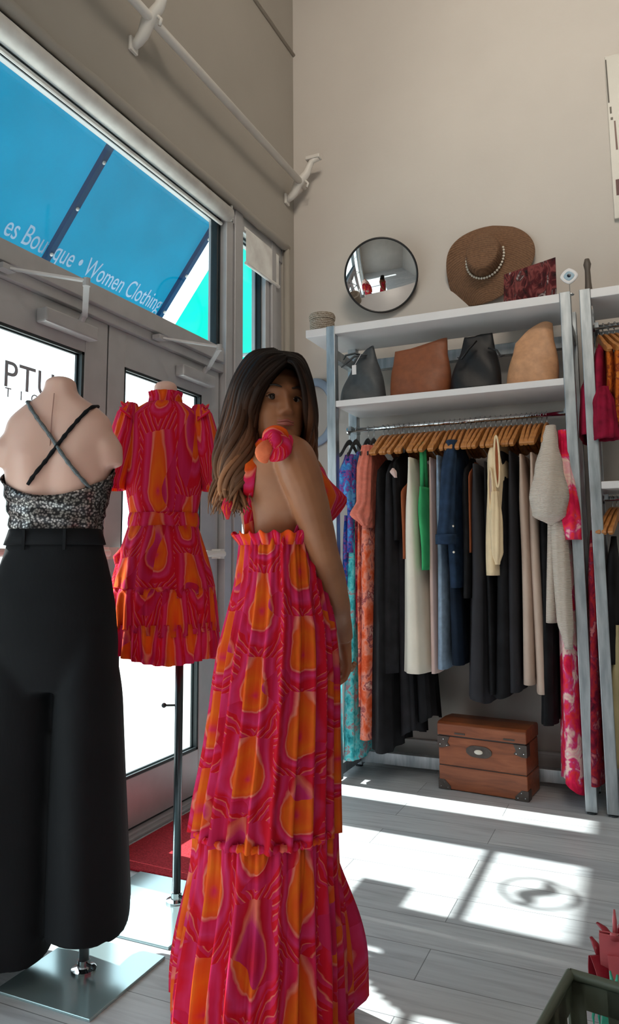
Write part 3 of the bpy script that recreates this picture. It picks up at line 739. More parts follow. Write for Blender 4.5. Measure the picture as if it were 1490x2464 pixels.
# ------------------------------------------------------------------ steel garment racks
YF, YK = 3.75, 4.14          # front and back of the racks
ZTOP, ZMID, ZROD = 2.475, 2.045, 1.905
PW = 0.026
def rack(name, label, x0, x1, shelves, rods, ysh=YF, left=True, right=True):
    t = thing(name, ((x0+x1)/2, (YF+YK)/2, 0), label, 'garment rack')
    for x in ([x0] if left else [])+([x1] if right else []):
        for y in (YF+PW, YK-PW):
            MB().b2((x-PW, y-PW, 0.012), (x+PW, y+PW, ZTOP+0.004)).build('post', M['steel'], t, bevel=0.003)
            MB().lathe((x, y, 0), [(0.022, 0), (0.022, 0.008), (0.008, 0.012)], 14).build('foot', M['darkmetal'], t)
        for z in (0.06, 2.32):
            MB().b2((x-PW*.8, YF+2*PW, z-0.028), (x+PW*.8, YK-2*PW, z+0.028)).build('side_rail', M['steel'], t, bevel=0.002)
    for z in (0.06, 2.32):
        MB().b2((x0+PW, YK-2*PW, z-0.032), (x1-PW, YK, z+0.032)).build('back_rail', M['steel'], t, bevel=0.002)
    for z, xa, xb, th in shelves:
        MB().b2((xa, YF+0.004, z-th), (xb, YK, z)).build('shelf', M['paper_white'], t, bevel=0.003)
    for z, xa, xb in rods:
        MB().tube([(xa, 3.95, z), (xb, 3.95, z)], 0.0125, 14).build('hanging_rod', M['chrome'], t, smooth=True)
        for x in (xa, xb): MB().lathe((x-0.004, 3.95, z), [(0.026, 0), (0.026, 0.008)], 16, (1, 0, 0)).build('rod_flange', M['chrome'], t)
        for x in (xa+0.01, xb-0.01):
            if x0-.05 < x < x1+.05: MB().b2((x-.012, 3.93, z-.004), (x+.012, YK-2*PW, z+.022)).build('rod_arm', M['steel'], t)
    return t
RA0, RA1 = -1.540, -0.278
rack('garment_rack', 'tall steel garment rack with two white shelves and a full clothes rail', RA0, RA1,
     [(ZTOP, RA0-0.155, RA1-PW-.001, 0.045), (ZMID, RA0+PW, RA1-PW, 0.035)], [(ZROD, RA0+PW, RA1-PW)])
RB0 = -0.186
rack('garment_rack', 'second steel garment rack at the right edge of the view, holding red and dark clothes', RB0, RB0+1.26,
     [(ZTOP, RB0+PW, RB0+1.234, 0.045), (1.525, RB0+PW, RB0+1.234, 0.035)], [(2.335, RB0+PW, RB0+1.234), (1.455, RB0+PW, RB0+1.234)])

# ------------------------------------------------------------------ things on and above the top shelf
def at_y(px, py, y): return at(px, py, Y=y)
# round mirror on the wall
mc = at(917, 663, Y=4.12); mr = 0.219
t = thing('round_wall_mirror', (mc.x, 4.24, mc.z-mr), 'round black-rimmed convex mirror on the back wall left of the straw hat', 'mirror')
n = NT('mirror_glass'); n.color((0.80, 0.81, 0.82)); n.b.inputs['Metallic'].default_value = 1; n.b.inputs['Roughness'].default_value = 0.01; M['mirror'] = n.m
ax = Vector((.235, -.90, -.40)).normalized()
sg_ = 0.028; RC = (mr*mr+sg_*sg_)/(2*sg_)
prof = [(mr*sin(q*pi/2/24), sqrt(RC*RC-(mr*sin(q*pi/2/24))**2)-(RC-sg_)) for q in range(24, -1, -1)]
prof[-1] = (0.0008, prof[-1][1])
MB().lathe(mc, prof, 96, ax, cap=False).build('mirror_glass', M['mirror'], t, smooth=True)
tx = ax.orthogonal().normalized(); ty = ax.cross(tx)
MB().tube([mc+tx*mr*cos(2*pi*k/64)+ty*mr*sin(2*pi*k/64) for k in range(65)], 0.0065, 10, False).build('rim', M['black_metal'], t, smooth=True)
MB().lathe(mc-ax*0.014, [(0.01, 0), (mr*.98, 0), (mr*.98, .010), (.01, .010)], 64, ax).build('backing', M['black_metal'], t)
MB().tube([mc-ax*.01, (mc.x, 4.25, mc.z+.03)], 0.02, 12).build('wall_mount', M['black_metal'], t)
# straw hat on the wall
n = NT('woven_brown_straw'); v = n.coords()
wv = n.n('ShaderNodeTexWave', wave_type='RINGS', rings_direction='Y'); wv.inputs['Scale'].default_value = 26; wv.inputs['Distortion'].default_value = 1.2; n.l(v, wv.inputs['Vector'])
n.color(n.mix(0.5, n.ramp(wv.outputs['Fac'], [(0.2, sr(96, 68, 48)), (0.8, sr(128, 94, 68))]), n.ramp(n.noise(v, 90, 2), [(0.3, sr(88, 62, 44)), (0.7, sr(132, 98, 72))])))
n.b.inputs['Roughness'].default_value = 0.85; n.bump(wv.outputs['Fac'], 0.5, 0.003); M['straw'] = n.m
hc = at(1168, 640, Y=4.17)
H = thing('straw_sun_hat', (hc.x, 4.24, hc.z-0.24), 'wide floppy brown straw sun hat with a white beaded band hung on the back wall', 'hat')
tip = hc+Vector((0.0, 0, 0.02))
m = MB(); R = []
for j in range(30):
    f_ = j/29; ring = []
    for k in range(96):
        th = 2*pi*k/96
        if f_ < 0.35:      # crown
            q = f_/0.35; r_ = 0.098*(sin(q*pi/2)**0.55) if q > 0 else 0.002; d_ = 0.115*(1-q**5)*(1-0.0) - 0.012*exp(-(q/0.4)**2)
            r_ *= 1.0; rx = r_*1.02; rz_ = r_*1.12
        else:
            q = (f_-0.35)/0.65; rx = 0.100+q*0.155; rz_ = 0.110+q*0.128
            rx *= 1+0.05*q*cos(th-0.4)+0.04*q*cos(3*th); rz_ *= 1+0.05*q*sin(th+0.6)
            d_ = -0.035*q + 0.045*q*q*cos(2*(th+0.7)) + 0.02*q*q*sin(3*th)
        X = rx*cos(th); Z = rz_*sin(th)
        # shear the brim up to the right
        Z2 = Z + 0.14*X + (0.035 if f_ < .35 else 0.035*(1-(f_-.35)/.65))
        ring.append(Vector((tip.x+X, 4.185-d_*0.9-0.0, tip.z+Z2-0.035*0)))
    R.append(ring)
MB().rings(R, True).build('straw_body', M['straw'], H, smooth=True, solid=0.003)
M['pearl'] = simple('white_beads', sr(226, 220, 208), 0.3, var=0.04)
for k in range(26):
    th = pi*1.0+pi*1.16*k/25-0.25
    X = 0.108*cos(th); Z = 0.120*sin(th); Z2 = Z+0.14*X+0.03
    MB().ell((tip.x+X, 4.172, tip.z+Z2), (0.0075, 0.0075, 0.0075), 10, 8).build('bead', M['pearl'], H, smooth=True)
# woven round box on the left end of the shelf
bx = at(777, 765, Y=3.86)
n = NT('whitewashed_weave'); v = n.coords(scale=(1, 1, 1)); wv = n.n('ShaderNodeTexWave', wave_type='BANDS', bands_direction='Z'); wv.inputs['Scale'].default_value = 30; wv.inputs['Distortion'].default_value = 4; wv.inputs['Detail Scale'].default_value = 6; n.l(v, wv.inputs['Vector'])
n.color(n.ramp(wv.outputs['Fac'], [(0.2, sr(120, 104, 88)), (0.7, sr(186, 176, 162))])); n.bump(wv.outputs['Fac'], .8, .004); n.b.inputs['Roughness'].default_value = .9; M['weave'] = n.m
t = thing('woven_round_box', (bx.x, 3.85, ZTOP), 'small whitewashed woven round box on the left end of the top shelf', 'box')
MB().lathe((bx.x, 3.85, ZTOP), [(0.01, 0), (0.070, 0), (0.073, 0.045), (0.071, 0.078)], 32).build('base', M['weave'], t, smooth=False)
MB().lathe((bx.x, 3.85, ZTOP+0.076), [(0.076, 0), (0.078, 0.02), (0.072, 0.035), (0.03, 0.040), (0.005, 0.041)], 32).build('lid', M['weave'], t)
# leaning photo print, glossy
n = NT('glossy_photo_print'); v = n.coords(scale=(1.0, 1, .45)); f = n.noise(v, 20, 5, 1.2)
n.color(n.ramp(f, [(0.32, sr(28, 22, 26)), (0.45, sr(78, 28, 34)), (0.53, sr(128, 66, 66)), (0.60, sr(52, 26, 30)), (0.68, sr(190, 176, 178)), (0.78, sr(60, 52, 58))]))
n.b.inputs['Roughness'].default_value = .12; n.bump(n.noise(n.coords(scale=(1, 1, .3)), 30, 3), .6, .01); M['print'] = n.m
a = at(1210, 655, Y=3.98); b = at(1335, 612, Y=3.90)
m = MB(); q = []
for yy in (0.0, 0.012):
    q += [Vector((a.x, 3.95+yy, ZTOP)), Vector((b.x, 3.90+yy, ZTOP)), Vector((b.x, 3.94+yy, b.z)), Vector((a.x, 4.02+yy, a.z))]
m.add(q, [(0, 1, 2, 3), (7, 6, 5, 4), (0, 4, 5, 1), (1, 5, 6, 2), (2, 6, 7, 3), (3, 7, 4, 0)])
tag(m.build('photo_print', M['print']), 'glossy dark red photo print leaning below the brim of the straw hat', 'picture')
e0 = at(1290, 705, Y=3.86)
tag(MB().b2((e0.x-.07, 3.82, ZTOP), (e0.x+.05, 3.88, ZTOP+0.022)).build('wooden_block', simple('pale_wood_block', sr(176, 132, 98), .5), bevel=.004), 'small pale wooden block on the shelf edge in front of the photo print', 'block')
# evil-eye ornament
ec = at(1370, 665, Y=3.80)
t = thing('eye_ornament', (ec.x, 3.80, ZTOP), 'white diamond ornament with a dark blue eye on a wire above the rack post', 'ornament')
def diamond(r, y, h, mat, nm, c=None):
    R = []
    for yy, rr2 in ((y, r*.9), (y-h*.3, r), (y-h*.8, r), (y-h, r*.88)):
        R.append([Vector((ec.x+rr2*(abs(cos(a))**1.35)*(1 if cos(a) >= 0 else -1), yy, ec.z+rr2*.95*(abs(sin(a))**1.35)*(1 if sin(a) >= 0 else -1))) for a in [2*pi*k/40 for k in range(40)]])
    MB().rings(R, True, True).build(nm, mat, t, smooth=False)
diamond(.043, 3.806, .014, M['paper_white'], 'plaque')
diamond(.026, 3.7925, .003, simple('pale_blue_glaze', sr(150, 178, 196), .3), 'iris')
MB().lathe((ec.x, 3.790, ec.z), [(.009, 0), (.009, .003), (.002, .004)], 20, (0, -1, 0)).build('pupil', simple('navy_glaze', sr(10, 22, 42), .2), t)
MB().tube([(ec.x, 3.80, ec.z-.038), (ec.x, 3.80, ZTOP+.006)], .0022, 6).lathe((ec.x, 3.80, ZTOP), [(.02, 0), (.02, .004), (.003, .007)], 16).build('wire_stand', M['chrome'], t)
dk = at(1415, 665, Y=4.0)
m = MB().lathe((dk.x, 4.0, ZTOP), [(.02, 0), (.022, .05), (.016, .12), (.014, .19), (.02, .22), (.012, .25)], 14)
tag(m.build('dark_vase', simple('dark_grey_ceramic', sr(92, 84, 78), .5), smooth=True), 'slim dark grey vase on the second rack beside the eye ornament', 'vase')
# poster at the right edge of the wall
f0 = at(1455, 135, Y=4.22); f1 = at(1483, 525, Y=4.22)
P = thing('wall_poster', (f0.x+.3, 4.25, f1.z), 'tall white-framed poster on the back wall cut by the right edge', 'picture')
MB().b2((f0.x, 4.225, f1.z), (f0.x+.75, 4.25, f0.z)).build('frame', simple('pale_poster_frame', sr(196, 194, 186), .4, var=.03), P, bevel=.003)
def patch(nm, pts, c): MB().add([Vector((f0.x+u, 4.2235, z)) for u, z in pts], [tuple(range(len(pts)))]).build(nm, simple(nm, c, .5), P, solid=.001)
zz = lambda py: at(1470, py, Y=4.22).z
patch('printed_line', [(.004, zz(245)), (.012, zz(245)), (.008, zz(140)), (.002, zz(140))], sr(56, 52, 44))
patch('printed_mark', [(.010, zz(272)), (.020, zz(272)), (.020, zz(256)), (.010, zz(256))], sr(84, 80, 70))
patch('printed_mark', [(.012, zz(288)), (.024, zz(288)), (.024, zz(282)), (.012, zz(282))], sr(84, 80, 70))
patch('printed_stroke', [(.030, zz(362)), (.040, zz(362)), (.036, zz(292)), (.028, zz(292))], sr(104, 76, 68))
patch('printed_block', [(.018, zz(472)), (.7, zz(472)), (.7, zz(434)), (.018, zz(434))], sr(78, 34, 30))
patch('printed_column', [(.032, zz(521)), (.7, zz(521)), (.7, zz(473)), (.030, zz(473))], sr(44, 36, 34))

# ------------------------------------------------------------------ bags on the middle shelf
def leather(name, c): 
    n = NT(name); v = n.coords(); f = n.noise(v, 30, 4)
    n.color(n.ramp(f, [(0.3, tuple(x*.85 for x in c)), (0.7, tuple(min(1, x*1.12) for x in c))])); n.b.inputs['Roughness'].default_value = .55; n.bump(f, .35, .004); return n.m
def bag(name, label, mat, xl, xr, tl, tr, keys_y=3.87, depth=.085, seed=1, slump=.0, extra=None):
    """xl..xr picture columns of the base, tl/tr picture points of the upper corners"""
    y = keys_y; L = at(xl, 950, Y=y).x; Rr = at(xr, 950, Y=y).x
    a = at(*tl, Y=y); b = at(*tr, Y=y); rb = random.Random(seed)
    t = thing(name, ((L+Rr)/2, y, ZMID), label, 'bag')
    R = []; N = 22
    for j in range(N):
        f_ = j/(N-1); e = sin(f_*pi/2)
        ring = []
        for k in range(56):
            th = 2*pi*k/56; cx, sx_ = cos(th), sin(th)
            u = .5+.5*(abs(cx)**.7)*(1 if cx >= 0 else -1)
            x0 = L+(a.x-L)*f_; x1 = Rr+(b.x-Rr)*f_
            zt = (a.z+(b.z-a.z)*smoothstep(0, 1, u)) - slump*sin(pi*u)
            z = ZMID+(zt-ZMID)*f_
            dpt = depth*(1-.80*f_**1.3)*(1+.05*sin(3*th+f_*5+seed))
            bulge = .012*sin(pi*min(1, f_*1.4))
            x = x0+(x1-x0)*u+(bulge*cx)
            ring.append(Vector((x, y+dpt*(abs(sx_)**.8)*(1 if sx_ >= 0 else -1)+.006*sin(7*u+9*f_+seed), z+.003*sin(11*u+seed)*f_)))
        R.append(ring)
    MB().rings(R, True, True).build('bag_body', mat, t, smooth=True)
    return t, a, b, y
gl = leather('charcoal_leather', sr(72, 76, 80)); br_ = leather('cognac_leather', sr(134, 76, 46)); bl = leather('black_leather', sr(13, 14, 19)); tn = leather('tan_suede', sr(196, 146, 108))
t, a, b, y = bag('drawstring_bag', 'charcoal leather drawstring bag with a white tag, first on the middle shelf', gl, 821, 928, (855, 866), (900, 833), seed=2)
k0 = at(868, 850, Y=y-.06)
MB().tube([k0+Vector((.02, .03, -.01)), k0+Vector((-.03, -.01, .0)), k0+Vector((-.085, -.01, -.005)), k0+Vector((-.10, -.01, -.03))], [.008, .011, .010, .004], 8, flat=.5).build('strap_end', gl, t, smooth=True)
MB().tube([k0+Vector((.03, .02, -.01)), k0+Vector((-.03, -.02, -.02)), k0+Vector((-.075, -.02, -.05)), k0+Vector((-.11, -.02, -.075))], [.008, .013, .013, .005], 8, flat=.5).build('strap_end', gl, t, smooth=True)
MB().tube([k0+Vector((.01, -.02, -.01)), at(853, 880, Y=y-.095)], .0015, 6).b2(at(848, 902, Y=y-.1), at(857, 878, Y=y-.104)).build('price_tag', M['paper_white'], t)
t, a, b, y = bag('tote_bag', 'cognac brown leather tote bag with a slumped corner on the middle shelf', br_, 943, 1082, (950, 845), (1076, 812), seed=5, slump=.018)
t, a, b, y = bag('drawstring_bag', 'black leather drawstring bag between the brown and tan bags', bl, 1085, 1207, (1118, 815), (1186, 802), seed=8)
k0 = at(1190, 845, Y=y-.05)
MB().tube([k0+Vector((-.03, 0, .02)), k0+Vector((.015, -.01, .0)), k0+Vector((.035, -.01, -.035)), k0+Vector((.055, -.01, -.03))], [.008, .010, .009, .004], 8, flat=.5).build('strap_end', bl, t, smooth=True)
k0 = at(1125, 850, Y=y-.09)
MB().tube([k0+Vector((.05, 0, .06)), k0+Vector((.01, -.01, .02)), k0+Vector((-.03, -.01, -.03)), k0+Vector((-.05, -.01, -.02))], [.010, .014, .013, .005], 8, flat=.5).build('strap_end', bl, t, smooth=True)
t, a, b, y = bag('tote_bag', 'tan suede tote bag peaked to one side, last on the middle shelf', tn, 1222, 1345, (1240, 825), (1330, 778), seed=11, slump=-.03, keys_y=3.88)

# pale blue ring on the wall behind the hair
rc = at(758, 992, Y=4.235)
MB_ = MB().tube([rc+Vector((.13*cos(2*pi*k/48), 0, .195*sin(2*pi*k/48))) for k in range(49)], .027, 10, False, flat=.35, up=(0, 1, 0))
tag(MB_.build('wall_ring', simple('pale_blue_ring', sr(150, 168, 190), .4), smooth=True), 'pale blue ring on the back wall beside the left rack post', 'wall decoration')

# ------------------------------------------------------------------ hangers
M['wood'] = None
n = NT('honey_wood'); v = n.coords(scale=(1, 6, 2)); f = n.noise(v, 8, 4, 1.0)
n.color(n.ramp(f, [(0.3, sr(160, 100, 48)), (0.7, sr(206, 142, 80))])); n.b.inputs['Roughness'].default_value = .35; M['wood'] = n.m
def make_hanger(name, label, mat, wood=True, group=None):
    """hangs from the origin (centre of the rod), arms along Y"""
    t = thing(name, (0, 0, 0), label, 'hanger', group)
    z0 = -.058
    hk = [(0, .0, z0), (0, 0, z0+.05)] + [(0, .0175*sin(a)-.0, .0+.0175*cos(a)) for a in [pi*(1-.0)*.98-q*.32 for q in range(9)]]
    hk = [(0, 0, z0), (0, .004, z0+.045), (0, .016, -.014), (0, .0185, 0), (0, .013, .0135), (0, 0, .0185), (0, -.013, .0135), (0, -.0185, 0), (0, -.017, -.008)]
    MB().tube(hk, .0019, 6).build('hook', M['chrome'], t, smooth=True)
    m = MB(); N = 14; R = []
    for i in range(2*N+1):
        s_ = (i-N)/N; u = abs(s_)
        y_ = s_*.215; z = z0-.010-.012*u-.078*smoothstep(.0, 1.0, u)-.012*u*u
        h = (.018+.010*(1-u))*(1-.75*smoothstep(.90, 1.0, u)) if wood else .011*(1.5-u*.5); w_ = .0065+.0045*u if wood else .004
        xo = .016*u*u
        R.append([Vector((xo+w_*cx_, y_, z+h*cz_)) for cx_, cz_ in ((-1, -.8), (-1, .8), (-.5, 1), (.5, 1), (1, .8), (1, -.8), (.5, -1), (-.5, -1))])
    m.rings(R, True, True); m.build('shoulders', mat, t, smooth=False, bevel=.0)
    return t
def dup(root, loc, rz, label=None, group=None):
    r = root.copy(); COL.objects.link(r); r.location = loc; r.rotation_euler = (0, 0, rz)
    if label: r['label'] = label
    if group: r['group'] = group
    for ch in list(root.children):
        c = ch.copy(); COL.objects.link(c); c.parent = r
    return r
wl = 'honey-coloured wooden hanger in the packed row on the first rack rail'
W0 = make_hanger('wooden_hanger', wl, M['wood'], True, 'wooden hangers on the first rack')
B0 = make_hanger('plastic_hanger', 'black plastic hanger at the left end of the first rack rail', M['black_plastic'], False, 'black hangers at the left of the rail')
used = set()
def place(proto, x, z, rz=0, label=None, group=None):
    if proto.name in used: return dup(proto, (x, 3.95, z), rz, label, group)
    used.add(proto.name); proto.location = (x, 3.95, z); proto.rotation_euler = (0, 0, rz)
    if label: proto['label'] = label
    if group: proto['group'] = group
    return proto
xs_ = lambda px: at(px, 1030, Y=3.95).x
rh = random.Random(5)
for px in (842, 858, 886, 900): place(B0, xs_(px), ZROD, rh.uniform(-.10, .10))
for i in range(33):
    px = 922+(1318-922)*(i/32)
    place(W0, xs_(px)+rh.uniform(-.002, .002), ZROD, radians(-8)+rh.uniform(-.07, .07))
place(B0, xs_(968), ZROD, .25, 'black plastic hanger twisted between the wooden hangers near the ivory trousers', 'none')

# ------------------------------------------------------------------ clothes
def floral(name, stops, scale, trans=0.0, dist=1.2, z=.8):
    n = NT(name); v = n.coords(scale=(1, 1, z)); 
    vo = n.n('ShaderNodeTexVoronoi'); vo.inputs['Scale'].default_value = scale*.6
    nz = n.noise(v, scale, 4, dist, 'Color'); mx = n.n('ShaderNodeVectorMath', operation='ADD'); sc = n.n('ShaderNodeVectorMath', operation='SCALE'); n.l(nz, sc.inputs[0]); sc.inputs[3].default_value = .12
    n.l(v, mx.inputs[0]); n.l(sc.outputs[0], mx.inputs[1]); n.l(mx.outputs[0], vo.inputs['Vector'])
    f = n.math('ADD', n.math('MULTIPLY', vo.outputs['Distance'], .45), n.math('MULTIPLY', n.noise(v, scale*.8, 4, dist), .62))
    cloth_out(n, n.ramp(f, stops), trans); return n.m
C = sr
M['blue_floral'] = floral('blue_floral_print', [(.30, C(24, 40, 120)), (.42, C(30, 86, 170)), (.5, C(150, 60, 130)), (.56, C(40, 110, 190)), (.7, C(90, 160, 215))], 30)
M['teal_print'] = floral('teal_floral_print', [(.3, C(30, 120, 130)), (.45, C(70, 190, 200)), (.58, C(120, 220, 225)), (.66, C(190, 110, 120)), (.72, C(80, 200, 205))], 26, .1)
M['coral'] = fabric('coral_gauze', C(226, 130, 112), .15, .18, 30, .8)
M['coral_print'] = floral('coral_orange_print', [(.3, C(206, 70, 30)), (.48, C(232, 108, 70)), (.58, C(236, 150, 130)), (.66, C(150, 60, 70)), (.72, C(240, 190, 176))], 18)
M['black_soft'] = fabric('soft_black_cloth', C(24, 24, 27), 0, .4, 14)
M['black_rib'] = fabric('charcoal_pleated_cloth', C(36, 36, 40), 0, .3, 14)
M['rust'] = fabric('rust_knit', C(150, 84, 54)); M['ivory'] = fabric('ivory_cloth', C(232, 226, 212), .05, .05)
M['green'] = fabric('emerald_green_satin', C(60, 165, 105), 0, .2); M['pinkish'] = fabric('pale_pink_cloth', C(222, 196, 190), 0, .06)
M['denim'] = fabric('light_blue_denim', C(140, 162, 186), 0, .18, 30); M['navy'] = fabric('navy_denim', C(34, 52, 76), 0, .3, 22)
M['navy_deep'] = fabric('deep_navy_cloth', C(20, 32, 48), 0, .3); M['charcoal'] = fabric('charcoal_suiting', C(52, 52, 57), 0, .15)
M['cream'] = fabric('cream_knit', C(238, 214, 176), .05, .06, 20, .8); M['beige'] = fabric('beige_suiting', C(196, 174, 160), 0, .06)
n = NT('oatmeal_ribbed_knit'); v = n.coords(); wv = n.n('ShaderNodeTexWave', wave_type='BANDS', bands_direction='Z'); wv.inputs['Scale'].default_value = 55; wv.inputs['Distortion'].default_value = 1.0; n.l(v, wv.inputs['Vector'])
cloth_out(n, n.ramp(wv.outputs['Fac'], [(.2, C(206, 190, 178)), (.8, C(228, 216, 206))]), .05); n.bump(wv.outputs['Fac'], .8, .003); M['oat'] = n.m
M['pink_floral'] = floral('pink_rose_floral_print', [(.34, C(196, 20, 60)), (.44, C(226, 30, 84)), (.50, C(240, 60, 60)), (.56, C(222, 60, 130)), (.62, C(246, 214, 200)), (.70, C(240, 170, 180)), (.78, C(236, 232, 220))], 13)
M['dark_floral'] = floral('dark_red_floral_print', [(.34, C(60, 12, 30)), (.46, C(128, 20, 48)), (.54, C(160, 36, 40)), (.60, C(110, 24, 60)), (.68, C(190, 110, 110)), (.76, C(70, 20, 36))], 18)
M['wine'] = fabric('wine_red_ruffle_cloth', C(142, 20, 52), .1, .3, 20)
M['amber'] = floral('amber_print', [(.35, C(150, 50, 24)), (.5, C(196, 104, 30)), (.6, C(120, 40, 24)), (.7, C(200, 120, 50))], 20)
M['khaki'] = fabric('khaki_cloth', C(176, 162, 124), 0, .1)

def shell(m, x, y, w, th, z0, z1, shoulder=True, flare=1.0, thflare=1.0, npl=5, amp=.12, seed=0, drift=0.0, nseg=22, hem=.0, neck=.045, yskew=0.0):
    """a hung garment: thin along X, wide along Y, from z0 (top) down to z1"""
    R = []; rr_ = random.Random(seed); p1, p2, p3 = [rr_.uniform(0, 6.28) for _ in range(3)]
    for i in range(nseg):
        f_ = i/(nseg-1); z = z0-(z0-z1)*f_
        sh = min(1.0, neck/(w/2)+(1-neck/(w/2))*smoothstep(0, 1, min(1.0, (z0-z)/.09))) if shoulder else 1.0
        hw = w/2*sh*(1+(flare-1)*f_); ht = th/2*(.45+.55*smoothstep(0, .25, f_))*(1+(thflare-1)*f_)
        ring = []
        for k in range(40):
            a = 2*pi*k/40; cx, sy = cos(a), sin(a)
            g = smoothstep(0.03, .5, f_)
            rip = 1+amp*g*sin(npl*a+p1+2.0*f_)*1.0+amp*.5*g*sin((npl*2+1)*a+p2)
            X = ht*(abs(cx)**.75)*(1 if cx >= 0 else -1)*rip + th*.10*g*sin(p3+4*f_)
            Y = hw*(abs(sy)**.85)*(1 if sy >= 0 else -1)*(1+amp*.25*g*sin(3*a+p2))
            dz = hem*sin(2*a+p1)*(f_**4) if hem else 0
            ring.append(Vector((x+X+drift*f_, y+Y+yskew*f_, z+dz)))
        R.append(ring)
    return m.rings(R, shoulder, False, vs_=(z0-z1), us=w*2)
def zf(px, py, y=YF): return at(px, py, Y=y).z
def xf(px, y=YF): return at(px, 1400, Y=y).x
GR = 'garments on the first rack'
def garment(name, label, cat, mat, px, pxb, ytop, ybot, wpx, w=.40, part=None, yc=3.955, shoulder=True, extra=None, **k):
    """px: picture column of the front edge at the top, pxb at the bottom, wpx: its visible width there"""
    yfr = yc-w/2; x = at(px, ytop, Y=yfr).x; xb = at(pxb, ybot, Y=yfr).x
    z0 = at(px, ytop, Y=yfr+ (0.10 if shoulder else 0)).z; z0 = min(z0, ZROD-.085) if shoulder else min(z0, ZROD-.13)
    z1 = max(at(pxb, ybot, Y=yfr).z, .03)
    th = wpx*.0021
    t = thing(name, (x, yc, z1), label, cat)
    m = MB(); shell(m, x, yc, w, th, z0, z1, shoulder, drift=xb-x, **k)
    o = m.build(part or 'body', mat, t, smooth=True, solid=.002)
    return t, x, yfr, z0, z1
def blob_sleeve(t, mat, pts, rad, name='sleeve', n=20, pl=.10, npl=6, flat=.9):
    R = []; P = [Vector(p) for p in pts]; m_ = len(P)
    fine = []; fr_ = []
    for i in range(m_-1):
        for q in range(5): f_ = q/5; fine.append(P[i].lerp(P[i+1], f_)); s_ = f_*f_*(3-2*f_); fr_.append(rad[i]+(rad[i+1]-rad[i])*s_)
    fine.append(P[-1]); fr_.append(rad[-1])
    for i, p in enumerate(fine):
        R.append([p+Vector((fr_[i]*flat*cos(2*pi*k/36)*(1+pl*sin(npl*2*pi*k/36+i*.3)), fr_[i]*sin(2*pi*k/36)*(1+pl*sin(npl*2*pi*k/36+i*.3)), 0)) for k in range(36)])
    return MB().rings(R, True, False, vs_=.5).build(name, mat, t, smooth=True, solid=.002)

t, x, yf, z0, z1 = garment('floral_blouse', 'blue and purple floral blouse at the left end of the clothes rail', 'blouse', M['blue_floral'], 838, 838, 1085, 1330, 26, w=.40, thflare=1.3, seed=1)
blob_sleeve(t, M['blue_floral'], [(x-.01, yf+.06, z0-.03), (x-.015, yf+.02, z0-.14), (x-.01, yf+.02, z0-.26), (x+.01, yf+.03, z0-.33)], [.03, .05, .05, .022])
garment('floral_maxi_skirt', 'blue patterned long dress hanging behind the blue floral blouse', 'dress', M['blue_floral'], 830, 822, 1240, 1560, 24, w=.34, seed=2, shoulder=False)
garment('teal_maxi_dress', 'long turquoise floral dress with a flared hem nearest the left rack post', 'dress', M['teal_print'], 848, 836, 1120, 1832, 18, w=.38, thflare=2.6, seed=3, npl=6, amp=.16)
t, x, yf, z0, z1 = garment('ruffled_blouse', 'coral gauze blouse with a ruffled flounce near the left of the rail', 'blouse', M['coral'], 876, 880, 1068, 1270, 34, w=.42, seed=4, amp=.2, npl=8)
blob_sleeve(t, M['coral'], [(x, yf+.05, z0-.02), (x, yf, z0-.15), (x-.005, yf+.0, z0-.33), (x-.02, yf-.01, z0-.40), (x-.0, yf+.0, z0-.46)], [.03, .040, .040, .062, .022], pl=.14, npl=7)
garment('coral_print_dress', 'long coral and orange print dress under the coral blouse, falling almost to the floor', 'dress', M['coral_print'], 878, 873, 1150, 1782, 36, w=.40, seed=5, thflare=1.1)
garment('orange_print_skirt', 'orange dotted long skirt between the turquoise and coral dresses', 'skirt', M['coral_print'], 862, 864, 1220, 1700, 14, w=.36, seed=6, shoulder=False)
garment('maroon_dress', 'narrow maroon dress behind the coral blouse', 'dress', M['dark_floral'], 856, 858, 1110, 1500, 12, w=.36, seed=7)
garment('black_maxi_dress', 'long black dress with a frayed hem, first of the black dresses', 'dress', M['black_soft'], 908, 918, 1105, 1808, 34, w=.42, thflare=1.9, seed=8, amp=.22, npl=9, hem=.012)
garment('black_satin_dress', 'black satin dress beside the frayed black maxi dress', 'dress', M['black_rib'], 932, 930, 1098, 1622, 30, w=.40, seed=9, amp=.2, thflare=1.5)
garment('pleated_skirt', 'charcoal pleated skirt showing under the ivory trousers, longest of the two', 'skirt', M['black_rib'], 962, 978, 1200, 1768, 26, w=.26, seed=10, amp=.24, npl=11, thflare=1.8, shoulder=False, hem=.02)
garment('pleated_skirt', 'black pleated skirt with a stepped hem to the right under the ivory trousers', 'skirt', M['black_soft'], 985, 1022, 1250, 1735, 20, w=.24, seed=11, amp=.22, npl=11, thflare=2.0, shoulder=False, hem=.02)
t, x, yf, z0, z1 = garment('lace_top', 'small black lace top with a pale tie between the black dresses and ivory trousers', 'top', M['black_soft'], 948, 950, 1085, 1300, 22, w=.40, seed=12)
blob_sleeve(t, M['pinkish'], [(x-.005, yf-.005, z0-.11), (x, yf-.02, z0-.13), (x+.01, yf-.01, z0-.16)], [.006, .018, .008], 'bow_tie')
garment('rust_top', 'rust brown knit tank top tucked left of the ivory trousers', 'top', M['rust'], 966, 970, 1150, 1345, 15, w=.40, seed=13)
garment('ivory_trousers', 'ivory wide-leg trousers hanging between the black dresses and the green top', 'trousers', M['ivory'], 984, 990, 1100, 1622, 30, w=.46, seed=14, thflare=2.3, shoulder=False, amp=.10)
t, x, yf, z0, z1 = garment('satin_camisole', 'emerald green satin camisole top in the middle left of the rail', 'top', M['green'], 1012, 1016, 1170, 1372, 34, w=.46, seed=15, shoulder=False, thflare=.6)
